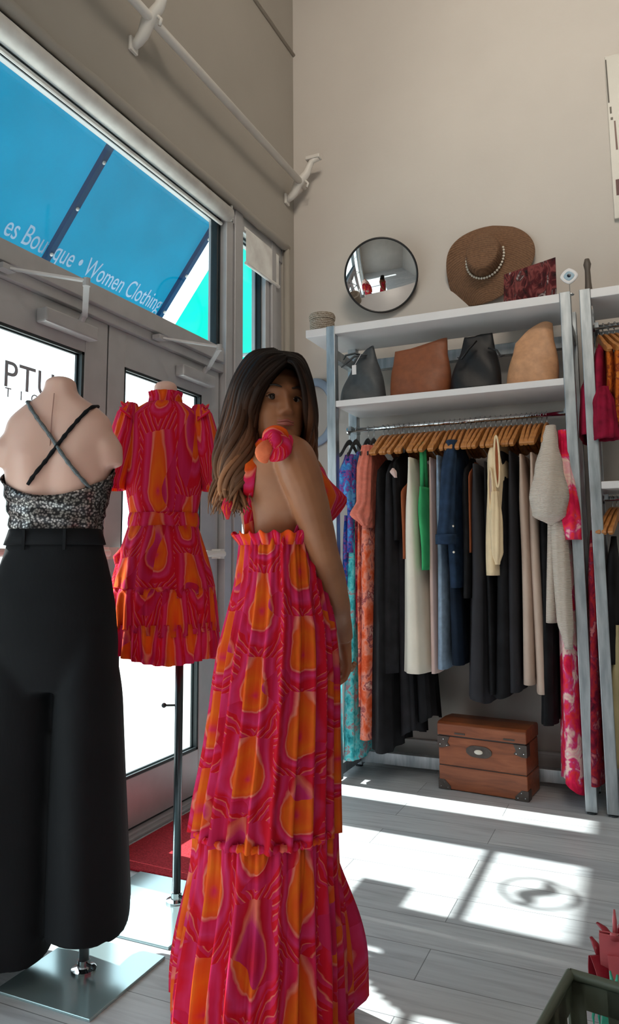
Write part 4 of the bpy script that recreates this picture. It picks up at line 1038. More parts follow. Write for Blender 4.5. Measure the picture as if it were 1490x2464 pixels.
for sy in (0.02, .12):
    MB().tube([(x, yf+.01+sy, z0-.02), (x-.005, yf+.05+sy*.5, ZROD-.16), (x-.004, yf+.10, ZROD-.12)], [.010, .012, .006], 8).build('shoulder_strap', M['green'], t, smooth=True)
garment('pink_trousers', 'pale pink trousers beside the light blue jeans', 'trousers', M['pinkish'], 1034, 1042, 1100, 1622, 13, w=.34, seed=16, shoulder=False, thflare=1.4)
garment('blue_jeans', 'light blue jeans hanging beside the navy denim shirt', 'jeans', M['denim'], 1052, 1062, 1095, 1612, 22, w=.34, seed=17, shoulder=False, thflare=1.2)
t, x, yf, z0, z1 = garment('denim_shirt', 'navy denim shirt with a rolled cuff in the middle of the rail', 'shirt', M['navy'], 1082, 1092, 1055, 1415, 34, w=.44, seed=18, amp=.14)
blob_sleeve(t, M['navy'], [(x, yf+.05, z0-.02), (x-.01, yf-.0, z0-.18), (x-.025, yf-.01, z0-.42), (x-.03, yf-.015, z0-.52)], [.03, .040, .044, .050], pl=.08)
blob_sleeve(t, M['navy'], [(x-.03, yf-.018, z0-.51), (x-.032, yf-.018, z0-.56)], [.056, .054], 'cuff', pl=.03)
for dz_ in (.47, .60): MB().ell((x+.012-dz_*.0, yf-.036, z0-dz_), (.006, .004, .006), 10, 8).build('button', M['pearl'], t)
garment('navy_trousers', 'deep navy trousers below the navy denim shirt', 'trousers', M['navy_deep'], 1090, 1096, 1200, 1602, 27, w=.36, seed=19, shoulder=False, thflare=1.3)
garment('black_lace_blouse', 'black blouse to the right of the navy denim shirt', 'blouse', M['black_soft'], 1118, 1118, 1100, 1440, 22, w=.42, seed=20)
garment('brown_top', 'narrow brown top in the shadow between the black blouse and charcoal trousers', 'top', M['rust'], 1128, 1130, 1110, 1330, 7, w=.40, seed=21)
garment('charcoal_trousers', 'charcoal wide-leg trousers left of the cream cut-out sweater', 'trousers', M['charcoal'], 1140, 1150, 1115, 1690, 30, w=.38, seed=22, shoulder=False, thflare=1.9, amp=.18, npl=4, hem=.015)
garment('black_trousers', 'black trousers between the charcoal trousers and cream sweater', 'trousers', M['black_soft'], 1166, 1184, 1110, 1672, 16, w=.36, seed=23, shoulder=False, thflare=1.4)
t, x, yf, z0, z1 = garment('cutout_sweater', 'cream ribbed sweater with long cut-out openings hanging near the middle right', 'sweater', M['cream'], 1184, 1188, 1048, 1385, 52, w=.46, seed=24, amp=.10, thflare=.8)
n_ = MB()
for (cx_, cz_, hx, hz) in ((.022, .15, .012, .13), (-.014, .30, .011, .12)):
    n_ = MB().tube([(x+cx_+hx*cos(2*pi*k/24), yf-.010, z0-cz_+hz*sin(2*pi*k/24)) for k in range(25)], .005, 8, False)
    n_.build('cutout_edge', M['cream'], t, smooth=True)
    MB().lathe((x+cx_, yf-.004, z0-cz_), [(.001, 0), (.007, 0)], 12, (0, -1, 0)).v if 0 else None
    q = MB(); q.ell((x+cx_, yf-.004, z0-cz_), (hx*.95, .006, hz*.95), 14, 10); q.build('cutout_lining', M['rust'] if cx_ > 0 else M['beige'], t, smooth=True)
blob_sleeve(t, M['cream'], [(x+.004, yf+.0, z0-.30), (x+.006, yf-.01, z0-.45), (x+.006, yf-.005, z0-.60), (x+.004, yf, z0-.66)], [.02, .032, .030, .012], pl=.12)
garment('black_wide_trousers', 'black wide-leg trousers right of the cream cut-out sweater', 'trousers', M['black_soft'], 1205, 1210, 1085, 1676, 26, w=.38, seed=25, shoulder=False, thflare=2.0, amp=.2, npl=4, hem=.015)
garment('charcoal_wide_trousers', 'charcoal trousers beside the beige trousers', 'trousers', M['charcoal'], 1226, 1238, 1085, 1668, 20, w=.36, seed=26, shoulder=False, thflare=1.6)
garment('beige_trousers', 'beige trousers hanging right of the charcoal trousers, first of two', 'trousers', M['beige'], 1252, 1272, 1092, 1650, 24, w=.36, seed=27, shoulder=False, thflare=1.3, amp=.06)
garment('beige_trousers', 'beige trousers partly behind the cream knitted cardigan, second of two', 'trousers', M['beige'], 1278, 1302, 1088, 1672, 24, w=.36, seed=28, shoulder=False, thflare=1.4, amp=.06)
garment('black_slip_dress', 'black dress whose hem shows between the beige trousers and pink floral dress', 'dress', M['black_soft'], 1306, 1318, 1110, 1748, 22, w=.36, seed=29, amp=.2, npl=9, thflare=1.6)
t, x, yf, z0, z1 = garment('knit_cardigan', 'oatmeal ribbed knit cardigan with a huge puffed sleeve near the right end of the rail', 'cardigan', M['oat'], 1322, 1330, 1022, 1500, 34, w=.44, seed=30)
blob_sleeve(t, M['oat'], [(x+.0, yf+.07, z0-.0), (x-.004, yf+.02, z0-.09), (x-.010, yf-.02, z0-.22), (x-.012, yf-.03, z0-.36), (x-.014, yf-.02, z0-.45), (x+.0, yf-.0, z0-.50)], [.026, .042, .072, .104, .088, .02], pl=.03)
blob_sleeve(t, M['oat'], [(x+.02, yf+.0, z0-.48), (x+.026, yf-.01, z0-.70), (x+.03, yf-.01, z0-.95), (x+.04, yf+.01, z0-1.08)], [.036, .042, .040, .020], pl=.05)
t, x, yf, z0, z1 = garment('pink_floral_dress', 'long bright pink and white floral dress at the right end of the first rack', 'dress', M['pink_floral'], 1352, 1380, 1030, 1905, 25, w=.42, seed=31, thflare=2.1, amp=.2, npl=7, hem=.03, yskew=.02)
blob_sleeve(t, M['pink_floral'], [(x+.0, yf+.05, z0-.02), (x+.01, yf+.02, z0-.2), (x+.02, yf-.01, z0-.45), (x+.03, yf-.01, z0-.56)], [.022, .03, .048, .04], pl=.12)

# clothes on the second rack
ZR2 = 2.335
def garment2(name, label, cat, mat, px, pxb, ytop, ybot, wpx, zmax, w=.40, shoulder=True, **k):
    yfr = 3.955-w/2; x = at(px, ytop, Y=yfr).x; xb = at(pxb, ybot, Y=yfr).x
    z0 = min(at(px, ytop, Y=yfr+.1).z, zmax); z1 = max(at(pxb, ybot, Y=yfr).z, .03)
    t = thing(name, (x, 3.955, z1), label, cat)
    m = MB(); shell(m, x, 3.955, w, wpx*.0021, z0, z1, shoulder, drift=xb-x, **k); m.build('body', mat, t, smooth=True, solid=.002)
    return t, x, yfr, z0, z1
garment2('dark_floral_maxi_dress', 'long dark red floral dress seen through the gap between the two rack posts', 'dress', M['dark_floral'], 1412, 1436, 1100, 1895, 26, 1.30, w=.42, seed=41, thflare=1.3)
t, x, yf, z0, z1 = garment2('ruffle_blouse', 'wine red tiered ruffle top on the upper rail of the second rack', 'top', M['wine'], 1441, 1444, 815, 960, 22, ZR2-.09, w=.40, seed=42, amp=.2, npl=8, thflare=1.5)
blob_sleeve(t, M['wine'], [(x+.005, yf+.02, z1+.06), (x+.005, yf, z1-.02), (x+.01, yf, z1-.14), (x+.012, yf, z1-.2)], [.03, .05, .056, .060], 'ruffle', pl=.12, npl=9)
garment2('wine_dress', 'dark wine top hanging between the two tall steel posts', 'top', M['wine'], 1404, 1408, 905, 1045, 20, ZR2-.09, w=.40, seed=43, thflare=1.3)
garment2('amber_print_blouse', 'amber print blouse beside the wine red ruffle top', 'blouse', M['amber'], 1464, 1466, 815, 945, 20, ZR2-.09, seed=44)
garment2('amber_print_dress', 'orange patterned dress cut by the right edge on the upper rail', 'dress', M['amber'], 1487, 1488, 815, 1020, 24, ZR2-.09, seed=45)
garment2('black_blouse', 'black blouse on the lower rail of the second rack at the right edge', 'blouse', M['black_soft'], 1474, 1468, 1290, 1600, 26, 1.33, seed=46, amp=.2)
garment2('khaki_trousers', 'khaki trousers at the right edge, below the black blouse', 'trousers', M['khaki'], 1486, 1482, 1500, 1850, 30, 1.0, shoulder=False, seed=47, thflare=1.3, w=.36)
for px in (1440, 1452, 1466, 1480, 1494): 
    x_ = at(px, 800, Y=3.95).x; place(W0, x_, ZR2, radians(14)+rh.uniform(-.1, .1), 'wooden hanger on the upper rail of the second rack', 'wooden hangers on the upper rail of the second rack')
for px in (1476, 1486, 1496):
    x_ = at(px, 1250, Y=3.95).x; place(W0, x_, 1.455, radians(-20)+rh.uniform(-.1, .1), 'wooden hanger on the lower rail of the second rack', 'wooden hangers on the lower rail of the second rack')

# ------------------------------------------------------------------ wooden chest
n = NT('chestnut_wood'); v = n.coords(scale=(1.2, 6, 9)); f = n.noise(v, 4, 5, .8)
n.color(n.ramp(f, [(.25, C(112, 58, 32)), (.5, C(140, 76, 44)), (.75, C(158, 90, 56))])); n.b.inputs['Roughness'].default_value = .42; n.bump(f, .2, .003); M['chest'] = n.m
M['brass_dark'] = simple('aged_dark_metal', C(84, 76, 72), .45, .6, var=.2, scale=40)
tc = thing('wooden_chest', (-.795, 4.02, 0), 'brown wooden chest with dark metal corners on the floor under the clothes', 'chest', rz=0)
pA = at(1058, 1897, Z=0); pB = at(1272, 1931, Z=0)
dx_ = (pB-pA); Lc = dx_.length; ux = dx_.normalized(); uy = Vector((-ux.y, ux.x, 0)); HC = .345; DC = .23
def cb(m, a0, a1, b0, b1, z0, z1):
    c = pA+ux*((a0+a1)/2)+uy*((b0+b1)/2)+Vector((0, 0, (z0+z1)/2)); R = Matrix((ux, uy, Vector((0, 0, 1)))).transposed()
    return m.box(c, (a1-a0, b1-b0, z1-z0), R)
m = MB(); cb(m, 0, Lc, 0, DC, 0.004, .118); m.build('lower_case', M['chest'], tc, bevel=.005)
m = MB(); cb(m, .001, Lc-.001, .001, DC-.001, .121, .262); m.build('upper_case', M['chest'], tc, bevel=.004)
m = MB(); cb(m, 0.003, Lc-.003, 0.003, DC-.003, .118, .121); cb(m, .004, Lc-.004, .004, DC-.004, .262, .268); m.build('seam', M['black_metal'], tc)
R = []
for a_, k in ((0, 1), (Lc, 1)):
    pass
prof = [(-.003, .268), (-.004, .322), (.012, .334), (DC/2, .340), (DC-.012, .334), (DC+.004, .322), (DC+.003, .268)]
for a_ in (-.003, .01, Lc-.01, Lc+.003): R.append([pA+ux*a_+uy*b_+Vector((0, 0, z_)) for b_, z_ in prof])
MB().rings(R, True, True).build('lid', M['chest'], tc, bevel=.004)
for a_, z_ in ((0, 0), (Lc, 0), (0, .262), (Lc, .262)):
    s_ = 1 if a_ == 0 else -1; q = MB()
    za, zb = (0.002, .05) if z_ == 0 else (.205, .262)
    pts = [(a_-s_*.003, za), (a_+s_*.062, za), (a_+s_*.062, za+(zb-za)*.35), (a_+s_*.045, (za+zb)/2+.01), (a_+s_*.03, zb), (a_-s_*.003, zb)]
    if z_: pts = [(a_-s_*.003, zb), (a_+s_*.062, zb), (a_+s_*.05, (za+zb)/2), (a_+s_*.062, za+.012), (a_+s_*.02, za), (a_-s_*.003, za)]
    f0_ = [pA+ux*p+uy*(-.0035)+Vector((0, 0, z)) for p, z in pts]; f1_ = [p+uy*.004 for p in f0_]
    q.rings([f0_, f1_], True, True); cb(q, min(a_-s_*.0035, a_+s_*.002), max(a_-s_*.0035, a_+s_*.002), 0, .055, za, zb)
    q.build('corner_plate', M['brass_dark'], tc)
    for u_, z2_ in ((.012, .3), (.03, .75), (.048, .25)):
        MB().ell(pA+ux*(a_+s_*u_)+uy*-.005+Vector((0, 0, za+(zb-za)*z2_)), (.003, .003, .003), 8, 6).build('rivet', M['chrome'], tc)
cL = Lc*.475
m = MB(); cc_ = pA+ux*cL+uy*-.004+Vector((0, 0, .205))
m.rings([[cc_+uy*o_+ux*(.062*(abs(cos(a))**.6)*(1 if cos(a) >= 0 else -1)*(1+.06*cos(4*a)))+Vector((0, 0, .028*(abs(sin(a))**.7)*(1 if sin(a) >= 0 else -1))) for a in [2*pi*k/40 for k in range(40)]] for o_ in (0, .005)], True, True)
m.build('lock_plate', M['brass_dark'], tc)
MB().ell(cc_-uy*.004, (.022, .007, .012), 20, 10).build('lock_button', M['pearl'], tc, smooth=True)
for a_ in (.09, Lc-.11):
    m = MB(); cb(m, a_, a_+.055, -.006, .0, .278, .286); m.build('hinge_strip', M['brass_dark'], tc)

# ------------------------------------------------------------------ plastic crate and the claw clips behind it
M['olive'] = simple('olive_grey_plastic', C(92, 98, 84), .45, var=.06, scale=3)
pc = at(1372, 2338, Z=.300); pd = at(1488, 2372, Z=.300); pe = at(1305, 2462, Z=.27)
cx0 = pc
ux2 = (Vector((pd.x, pd.y, 0))-Vector((pc.x, pc.y, 0))).normalized(); uy2 = Vector((ux2.y, -ux2.x, 0))   # along the far rim / toward the viewer
cr = thing('plastic_crate', (pc.x+.25, pc.y-.2, 0), 'olive grey slatted plastic crate on the floor in the lower right corner', 'crate')
LX, LY, HZ_ = .50, .40, .300
def P3(u, v, z): 
    k = 1-.05*(1-z/HZ_); return Vector((pc.x, pc.y, 0))+ux2*(LX/2+(u-LX/2)*k)+uy2*(LY/2+(v-LY/2)*k)+Vector((0, 0, z))
def panel(m, a, b, z0_, z1_, t_=.006):
    (u0, v0), (u1, v1) = a, b
    q = [P3(u0, v0, z0_), P3(u1, v1, z0_), P3(u1, v1, z1_), P3(u0, v0, z1_)]
    nrm = (q[1]-q[0]).cross(q[3]-q[0]).normalized()*t_/2
    m.add([p+nrm for p in q]+[p-nrm for p in q], [(0, 1, 2, 3), (7, 6, 5, 4), (0, 4, 5, 1), (1, 5, 6, 2), (2, 6, 7, 3), (3, 7, 4, 0)])
sides = [((0, 0), (LX, 0)), ((LX, 0), (LX, LY)), ((LX, LY), (0, LY)), ((0, LY), (0, 0))]
for (a, b) in sides:
    m = MB()
    for z0_, z1_ in ((.235, .292), (.150, .205), (.065, .12), (.0, .035)): panel(m, a, b, z0_, z1_)
    L_ = Vector((b[0]-a[0], b[1]-a[1])); nn_ = 5
    for k in range(nn_+1):
        f_ = k/nn_; w_ = .028/L_.length; f0_ = max(0, f_-w_); f1_ = min(1, f_+w_)
        panel(m, (a[0]+L_.x*f0_, a[1]+L_.y*f0_), (a[0]+L_.x*f1_, a[1]+L_.y*f1_), 0, .292)
    m.build('side_panel', M['olive'], cr, bevel=.0015)
m = MB().tube([P3(0, 0, HZ_-.004), P3(LX, 0, HZ_-.004), P3(LX, LY, HZ_-.004), P3(0, LY, HZ_-.004), P3(0, 0, HZ_-.004)], .0105, 10, False)
m.build('rim', M['olive'], cr, smooth=True)
m = MB(); m.add([P3(0, 0, .004), P3(LX, 0, .004), P3(LX, LY, .004), P3(0, LY, .004)], [(0, 1, 2, 3)]); m.build('bottom', M['olive'], cr, solid=.006)
def claw_clip(loc, rz, rx, s, mat, label, group):
    t = thing('claw_clip', loc, label, 'hair clip', group)
    Rm = Matrix.Rotation(rz, 3, 'Z') @ Matrix.Rotation(rx, 3, 'X')
    def T(p): return Vector(loc)+Rm @ (Vector(p)*s)
    for sd_ in (-1, 1):
        m = MB(); R = []
        for i in range(9):
            a = -.2+i*.22; y_ = sd_*.028*sin(a*1.1+.35); z_ = .075-.012*i
            R.append([T((x_, y_+sd_*o_, z_)) for x_, o_ in ((-.045, 0), (-.045, .004), (.045, .004), (.045, 0))])
        m.rings(R, True, True)
        m.build('claw_half', mat, t, smooth=False)
        for k in range(5):
            x_ = -.038+.019*k
            MB().tube([T((x_, sd_*.026, -.018)), T((x_, sd_*.022, -.045)), T((x_, sd_*.008, -.062))], [.0055*s, .0045*s, .0015*s], 6).build('tooth', mat, t)
        MB().tube([T((0, sd_*.012, .07)), T((0, sd_*.03, .10)), T((0, sd_*.052, .118))], [.014*s, .013*s, .006*s], 8, flat=.5).build('finger_grip', mat, t, smooth=True)
    return t
M['coral_plastic'] = simple('coral_pink_plastic', C(206, 96, 104), .3, var=.1); M['rose_plastic'] = simple('rose_red_plastic', C(160, 40, 56), .3, var=.1); M['mint_plastic'] = simple('mint_plastic', C(60, 180, 150), .3, var=.1)
q0 = at(1462, 2345, Z=.13)
bn = MB(); Rb = []
base_c = Vector((q0.x+.17, q0.y+.10, 0))
for z_, k in ((0, .90), (.07, 1), (.075, 1.03), (.07, .96), (.012, .86)):
    Rb.append([base_c+Vector((.19*k*cx_, .13*k*cy__, z_)) for cx_, cy__ in ((-1, -1), (1, -1), (1, 1), (-1, 1))])
bn.rings(Rb, True, True)
tag(bn.build('low_bin', M['rose_plastic'], bevel=.004), 'low rose red bin behind the olive crate holding pink hair claws', 'bin')
cl_ = [(1464, 2232, .0, .3, 1.05, 'coral_plastic', 'tall coral hair claw highest in the pile behind the crate'), (1440, 2290, .6, -.3, .95, 'rose_plastic', 'rose red hair claw at the left of the pile behind the crate'),
       (1458, 2325, -.5, .2, .9, 'coral_plastic', 'coral hair claw low in the pile just above the crate rim'), (1488, 2300, .2, .1, 1.2, 'coral_plastic', 'coral hair claw cut by the right edge of the picture'),
       (1482, 2250, 1.0, -.4, 1.0, 'rose_plastic', 'rose red hair claw behind the tall coral one at the right edge')]
for px, py, rz_, rx_, s_, mt, lb in cl_:
    y_ = base_c.y-.05+rnd.uniform(-.03, .03); p_ = at(px+20, py+70, Y=y_); claw_clip(tuple(p_), rz_, rx_, s_*.8, M[mt], lb, None)
for px, py, lb in ((1470, 2440, 'mint green hair claw inside the olive crate'), (1496, 2452, 'second mint green hair claw deeper in the olive crate at the corner')):
    p_ = at(px, py, Z=.06); claw_clip(tuple(p_), .5 if px < 1480 else -.4, .5, .8, M['mint_plastic'], lb, None)

# ------------------------------------------------------------------ the woman
FH = Vector((-sin(YAW), cos(YAW), 0)); RH = Vector((cos(YAW), sin(YAW), 0)); ZV = Vector((0, 0, 1))
FA = radians(60)
BF = FH*cos(FA)+RH*sin(FA)            # where her chest faces
BS = RH*cos(FA)-FH*sin(FA)            # her right side
base = dp(665, 2464, 1.76)
wm = thing('person', (base.x, base.y, 0), 'woman in a long pink and orange backless dress looking back over her shoulder', 'person')
# py, px centre, depth, half width, front, back
TOR = [(1028, 664, 1.750, .047, .050, .050), (1050, 656, 1.752, .050, .050, .052), (1070, 650, 1.755, .066, .054, .058), (1084, 644, 1.757, .105, .060, .068), (1100, 642, 1.76, .142, .075, .080),
       (1125, 646, 1.76, .150, .090, .092), (1160, 660, 1.76, .142, .104, .098), (1200, 677, 1.76, .132, .116, .098), (1240, 682, 1.76, .124, .108, .092), (1280, 675, 1.76, .106, .086, .080),
       (1330, 674, 1.765, .094, .072, .072), (1400, 672, 1.77, .096, .072, .076), (1480, 668, 1.77, .104, .076, .082), (1560, 664, 1.77, .106, .078, .082), (1620, 660, 1.77, .100, .076, .078)]
def tor_ring(row, off=0.0, n=56, a0=0, a1=2*pi, p=2.2, closed=True):
    py, px, d, a, bf, bb = row; c = dp(px, py, d); R = []
    m_ = n if closed else n-1
    for k in range(n):
        th = a0+(a1-a0)*k/m_; cx, sy = cos(th), sin(th)
        X = (a+off)*(abs(cx)**(2/p))*(1 if cx >= 0 else -1); Y = ((bf if sy >= 0 else bb)+off)*(abs(sy)**(2/p))*(1 if sy >= 0 else -1)
        if sy < 0 and 1100 < py < 1330:
            Y += .012*exp(-(X/.022)**2)                      # spine
            Y -= .008*exp(-((abs(X)-.075)/.03)**2)*exp(-((py-1150)/40)**2)
        if sy > 0: Y += .030*exp(-((abs(X)-.07)/.04)**2)*exp(-((py-1205)/32)**2)
        R.append(c+BS*X+BF*Y)
    return R
def tor_at(py):
    for a, b in zip(TOR, TOR[1:]):
        if a[0] <= py <= b[0]:
            f_ = (py-a[0])/(b[0]-a[0]); return (py,)+tuple(u+(v-u)*f_ for u, v in zip(a[1:], b[1:]))
    return TOR[-1]
body = MB()
rows = []; 
for i in range(len(TOR)-1):
    for q in range(3): rows.append(tor_at(TOR[i][0]+(TOR[i+1][0]-TOR[i][0])*q/3))
rows.append(TOR[-1])
body.rings([tor_ring(r_) for r_ in rows], True, True)
# legs and feet (under the dress)
for s_, dx in ((1, .048), (-1, -.048)):
    hip = dp(660, 1590, 1.77)+BS*dx; knee = Vector((hip.x, hip.y, .46))+BF*.01; ank = Vector((hip.x, hip.y, .075))-BF*.02
    body.tube([hip, hip.lerp(knee, .5), knee, knee.lerp(ank, .3), knee.lerp(ank, .7), ank], [.068, .058, .046, .048, .034, .030], 16)
    body.tube([ank+Vector((0, 0, -.01))-BF*.03, ank+Vector((0, 0, -.035))+BF*.05, ank+Vector((0, 0, -.052))+BF*.13, ank+Vector((0, 0, -.056))+BF*.165], [.030, .032, .028, .014], 12, flat=.75)
# right arm (nearest)
def limb(pts, rad, n=18):
    P = [dp(*p) for p in pts]; fine = []; fr = []
    for i in range(len(P)-1):
        a = P[max(i-1, 0)]; b = P[i]; c = P[i+1]; d = P[min(i+2, len(P)-1)]
        for q in range(5):
            t = q/5; t2 = t*t; t3 = t2*t
            fine.append(.5*((2*b)+(-a+c)*t+(2*a-5*b+4*c-d)*t2+(-a+3*b-3*c+d)*t3)); fr.append(rad[i]+(rad[i+1]-rad[i])*(t*t*(3-2*t)))
    fine.append(P[-1]); fr.append(rad[-1]); body.tube(fine, fr, n)
limb([(682, 1085, 1.70), (706, 1102, 1.645), (722, 1140, 1.625), (742, 1200, 1.635), (762, 1270, 1.665), (777, 1330, 1.70), (792, 1385, 1.75), (808, 1445, 1.80), (820, 1495, 1.85), (828, 1535, 1.88)],
     [.040, .048, .047, .043, .039, .0365, .038, .034, .027, .0235])
limb([(612, 1092, 1.80), (588, 1110, 1.88), (600, 1170, 1.93), (640, 1260, 2.00), (680, 1340, 2.05), (735, 1430, 2.03), (790, 1510, 1.98), (812, 1545, 1.955)],
     [.040, .046, .042, .038, .036, .033, .026, .022])
# hands: clasped in front of her
def hand(w, k, side, curl=1.0, ts=1):
    """w wrist point, k knuckle-line centre, side: vector across the palm"""
    ax = (k-w).normalized(); L = (k-w).length; nrm = ax.cross(side).normalized()
    R = []
    for i in range(6):
        f_ = i/5; c = w.lerp(k, f_); hw = .021+.018*smoothstep(0, .8, f_); th = .0185-.005*f_
        R.append([c+side*(hw*cos(2*pi*q/18))+nrm*(th*sin(2*pi*q/18)) for q in range(18)])
    body.rings(R, True, True)
    for j, (o, ln) in enumerate(((-.030, .070), (-.010, .078), (.010, .073), (.028, .060))):
        b = k+side*o-ax*.008; d1 = (ax+nrm*.35*curl).normalized(); d2 = (ax*.3+nrm*1.0*curl+side*(-.2)).normalized(); d3 = (-ax*.5+nrm*.8*curl-side*.2).normalized()
        p1_ = b+d1*ln*.45; p2_ = p1_+d2*ln*.32; p3_ = p2_+d3*ln*.25
        body.tube([b, b.lerp(p1_, .5), p1_, p2_, p3_], [.0105, .0098, .0092, .0085, .0068], 10)
    sv = side*ts; tb = w.lerp(k, .30)+sv*.020; t1 = tb+sv*.014+ax*.022+nrm*.010; t2 = t1+ax*.026+nrm*.012; t3 = t2+ax*.018+nrm*.010-sv*.006
    body.tube([tb, t1, t2, t3], [.014, .0125, .011, .008], 10)
w_ = dp(829, 1530, 1.885); k_ = dp(826, 1598, 1.915)
ax_ = (k_-w_).normalized(); sd = (FH*.75-RH*.3).normalized(); sd = (sd-ax_*sd.dot(ax_)).normalized()
hand(w_, k_, sd, 1.0 if ax_.cross(sd).dot(RH) < 0 else -1.0)
w2_ = dp(800, 1540, 1.965); k2_ = dp(812, 1590, 1.950)
ax2_ = (k2_-w2_).normalized(); sd2 = (FH*.7+RH*.5).normalized(); sd2 = (sd2-ax2_*sd2.dot(ax2_)).normalized()
hand(w2_, k2_, sd2, -1.0 if ax2_.cross(sd2).dot(RH) < 0 else 1.0, -1)
# head
HA = radians(23); hf0 = (-FH*cos(HA)+RH*sin(HA)); HPt = radians(-7)
hf = (hf0*cos(HPt)-ZV*sin(HPt)).normalized(); hx = (-hf).cross(ZV).normalized(); hu = hx.cross(-hf).normalized()
if hu.z < 0: hu = -hu
RL = radians(-2); hx, hu = (hx*cos(RL)+hu*sin(RL)), (hu*cos(RL)-hx*sin(RL))
HC_ = dp(659, 993, 1.745)
def HL(x, y, z): return HC_+hx*(x*1.05)+hf*y+hu*(z*.88 if z < 0 else z)
HK = [(-.116, .014, .036, .012), (-.108, .028, .060, .022), (-.098, .038, .074, .030), (-.085, .047, .078, .040), (-.068, .0555, .0775, .055), (-.045, .062, .079, .072), (-.02, .067, .081, .084), (0.0, .070, .083, .092),
      (.03, .072, .085, .097), (.06, .070, .080, .093), (.085, .060, .066, .078), (.103, .043, .045, .056), (.113, .022, .023, .03), (.117, .004, .004, .005)]
def g2_(u, s_): return exp(-(u/s_)**2)
def face_y(x, z):
    ax_ = abs(x); y = 0
    y -= .0095*g2_(ax_-.0262, .0135)*g2_(z-.011, .011)                # sockets
    y += .0045*g2_(ax_-.027, .02)*g2_(z-.032, .009)                  # brow
    if -.046 < z < .026:                                              # nose
        t = (.024-z)/.056; h = .004+.0135*smoothstep(0, .85, t); h *= 1-smoothstep(.88, 1.12, t)
        y += h*g2_(x, .0085+.0035*t)
    y += .0075*g2_(ax_-.0115, .0055)*g2_(z+.029, .0065)              # nostril wings
    y += .005*g2_(ax_-.036, .018)*g2_(z+.018, .02)                   # cheeks
    y += .0062*g2_(x, .019)*g2_(z+.050, .005)+.0068*g2_(x, .017)*g2_(z+.0605, .0052)-.004*g2_(x, .022)*g2_(z+.0555, .0022)
    y -= .004*g2_(x, .02)*g2_(z+.071, .006)
    y += .006*g2_(x, .018)*g2_(z+.088, .012)
    return y
NH = 110
def head_ring(z, n=NH):
    w, f_, b = lerp_keys(HK, z); R = []
    for k in range(n):
        th = 2*pi*k/n; x = w*(abs(cos(th))**(.92))*(1 if cos(th) >= 0 else -1); sy = sin(th)
        y = (f_ if sy >= 0 else b)*(abs(sy)**.92)*(1 if sy >= 0 else -1)
        if sy > .12: y += face_y(x, z)*smoothstep(.12, .45, sy)
        R.append(HL(x, y, z))
    return R
body.rings([head_ring(-.116+.233*i/80) for i in range(81)], True, True)
for sx in (-1, 1): body.ell(HL(sx*.072, -.008, .002), (.008, .016, .028), 12, 10, Matrix((hx, hf, hu)).transposed())
body.tube([HL(0, -.02, -.05), dp(660, 1030, 1.752), dp(653, 1062, 1.756), dp(648, 1100, 1.76)], [.052, .050, .052, .07], 20)
n = NT('tan_skin'); v = n.coords(); f = n.noise(v, 14, 3)
n.color(n.ramp(f, [(.3, C(146, 94, 64)), (.7, C(160, 106, 74))])); n.b.inputs['Roughness'].default_value = .45; n.b.inputs['Specular IOR Level'].default_value = .35
n.b.inputs['Subsurface Weight'].default_value = .08; n.b.inputs['Subsurface Radius'].default_value = (.02, .008, .004); M['skin'] = n.m
bo = body.build('body', M['skin'], wm, smooth=True)
md = bo.modifiers.new('r', 'REMESH'); md.mode = 'VOXEL'; md.voxel_size = .0034
md = bo.modifiers.new('s', 'SMOOTH'); md.factor = .5; md.iterations = 4
bake(bo)
for p_ in bo.data.polygons: p_.use_smooth = True
# eyes, brows, lips
M['eye_white'] = simple('eye_white', C(176, 160, 150), .2, var=.02); M['iris'] = simple('dark_brown_iris', C(34, 20, 14), .12)
M['brow'] = simple('dark_brow', C(40, 26, 20), .7); M['lip'] = simple('lip', C(156, 84, 74), .4)
for sx in (-1, 1):
    e = MB().ell(HL(sx*.0262, .0635, .0115), (.0132, .0105, .0076), 20, 14, Matrix((hx, hf, hu)).transposed()).build('eye', M['eye_white'], wm, smooth=True)
    MB().ell(HL(sx*.0262-.0022, .0725, .0115), (.0068, .0034, .0066), 16, 10, Matrix((hx, hf, hu)).transposed()).build('iris', M['iris'], wm, smooth=True)
    MB().tube([HL(sx*.0262+sx*.0145*cos(a), .0735-.0035*abs(cos(a)), .0115+.0060*sin(a)) for a in [pi*k/10 for k in range(11)]], [.0010+.0016*sin(pi*k/10) for k in range(11)], 8).build('upper_lashes', M['brow'], wm, smooth=True)
    MB().tube([HL(sx*.0262+sx*.0145*cos(a), .0742-.0030*abs(cos(a)), .0138+.0078*sin(a)) for a in [pi*k/10 for k in range(11)]], .0026, 8).build('eyelid', M['skin'], wm, smooth=True)
    MB().tube([HL(sx*(.012+.036*k/8), .0885-.0006*k-.0014*max(0, k-3)**1.5*.55, .030+.0065*sin(pi*(k+1)/10)) for k in range(9)], [.0022, .0036, .0042, .0042, .0038, .0034, .0028, .002, .001], 8, flat=.6).build('eyebrow', M['brow'], wm, smooth=True)
def lip_y(x, z): return .0785*sqrt(max(.05, 1-(x/.062)**2))+face_y(x, z)
MB().tube([HL(x, lip_y(x, -.0505)-.001, -.0520+.0012*cos(x*260)+5.5*x*x) for x in [-.023+.046*k/14 for k in range(15)]], [.0006+.0028*sin(pi*k/14) for k in range(15)], 10).build('upper_lip', M['lip'], wm, smooth=True)
MB().tube([HL(x, lip_y(x, -.060)-.0015, -.0600+7.0*x*x) for x in [-.020+.040*k/14 for k in range(15)]], [.0008+.0042*sin(pi*k/14) for k in range(15)], 10).build('lower_lip', M['lip'], wm, smooth=True)

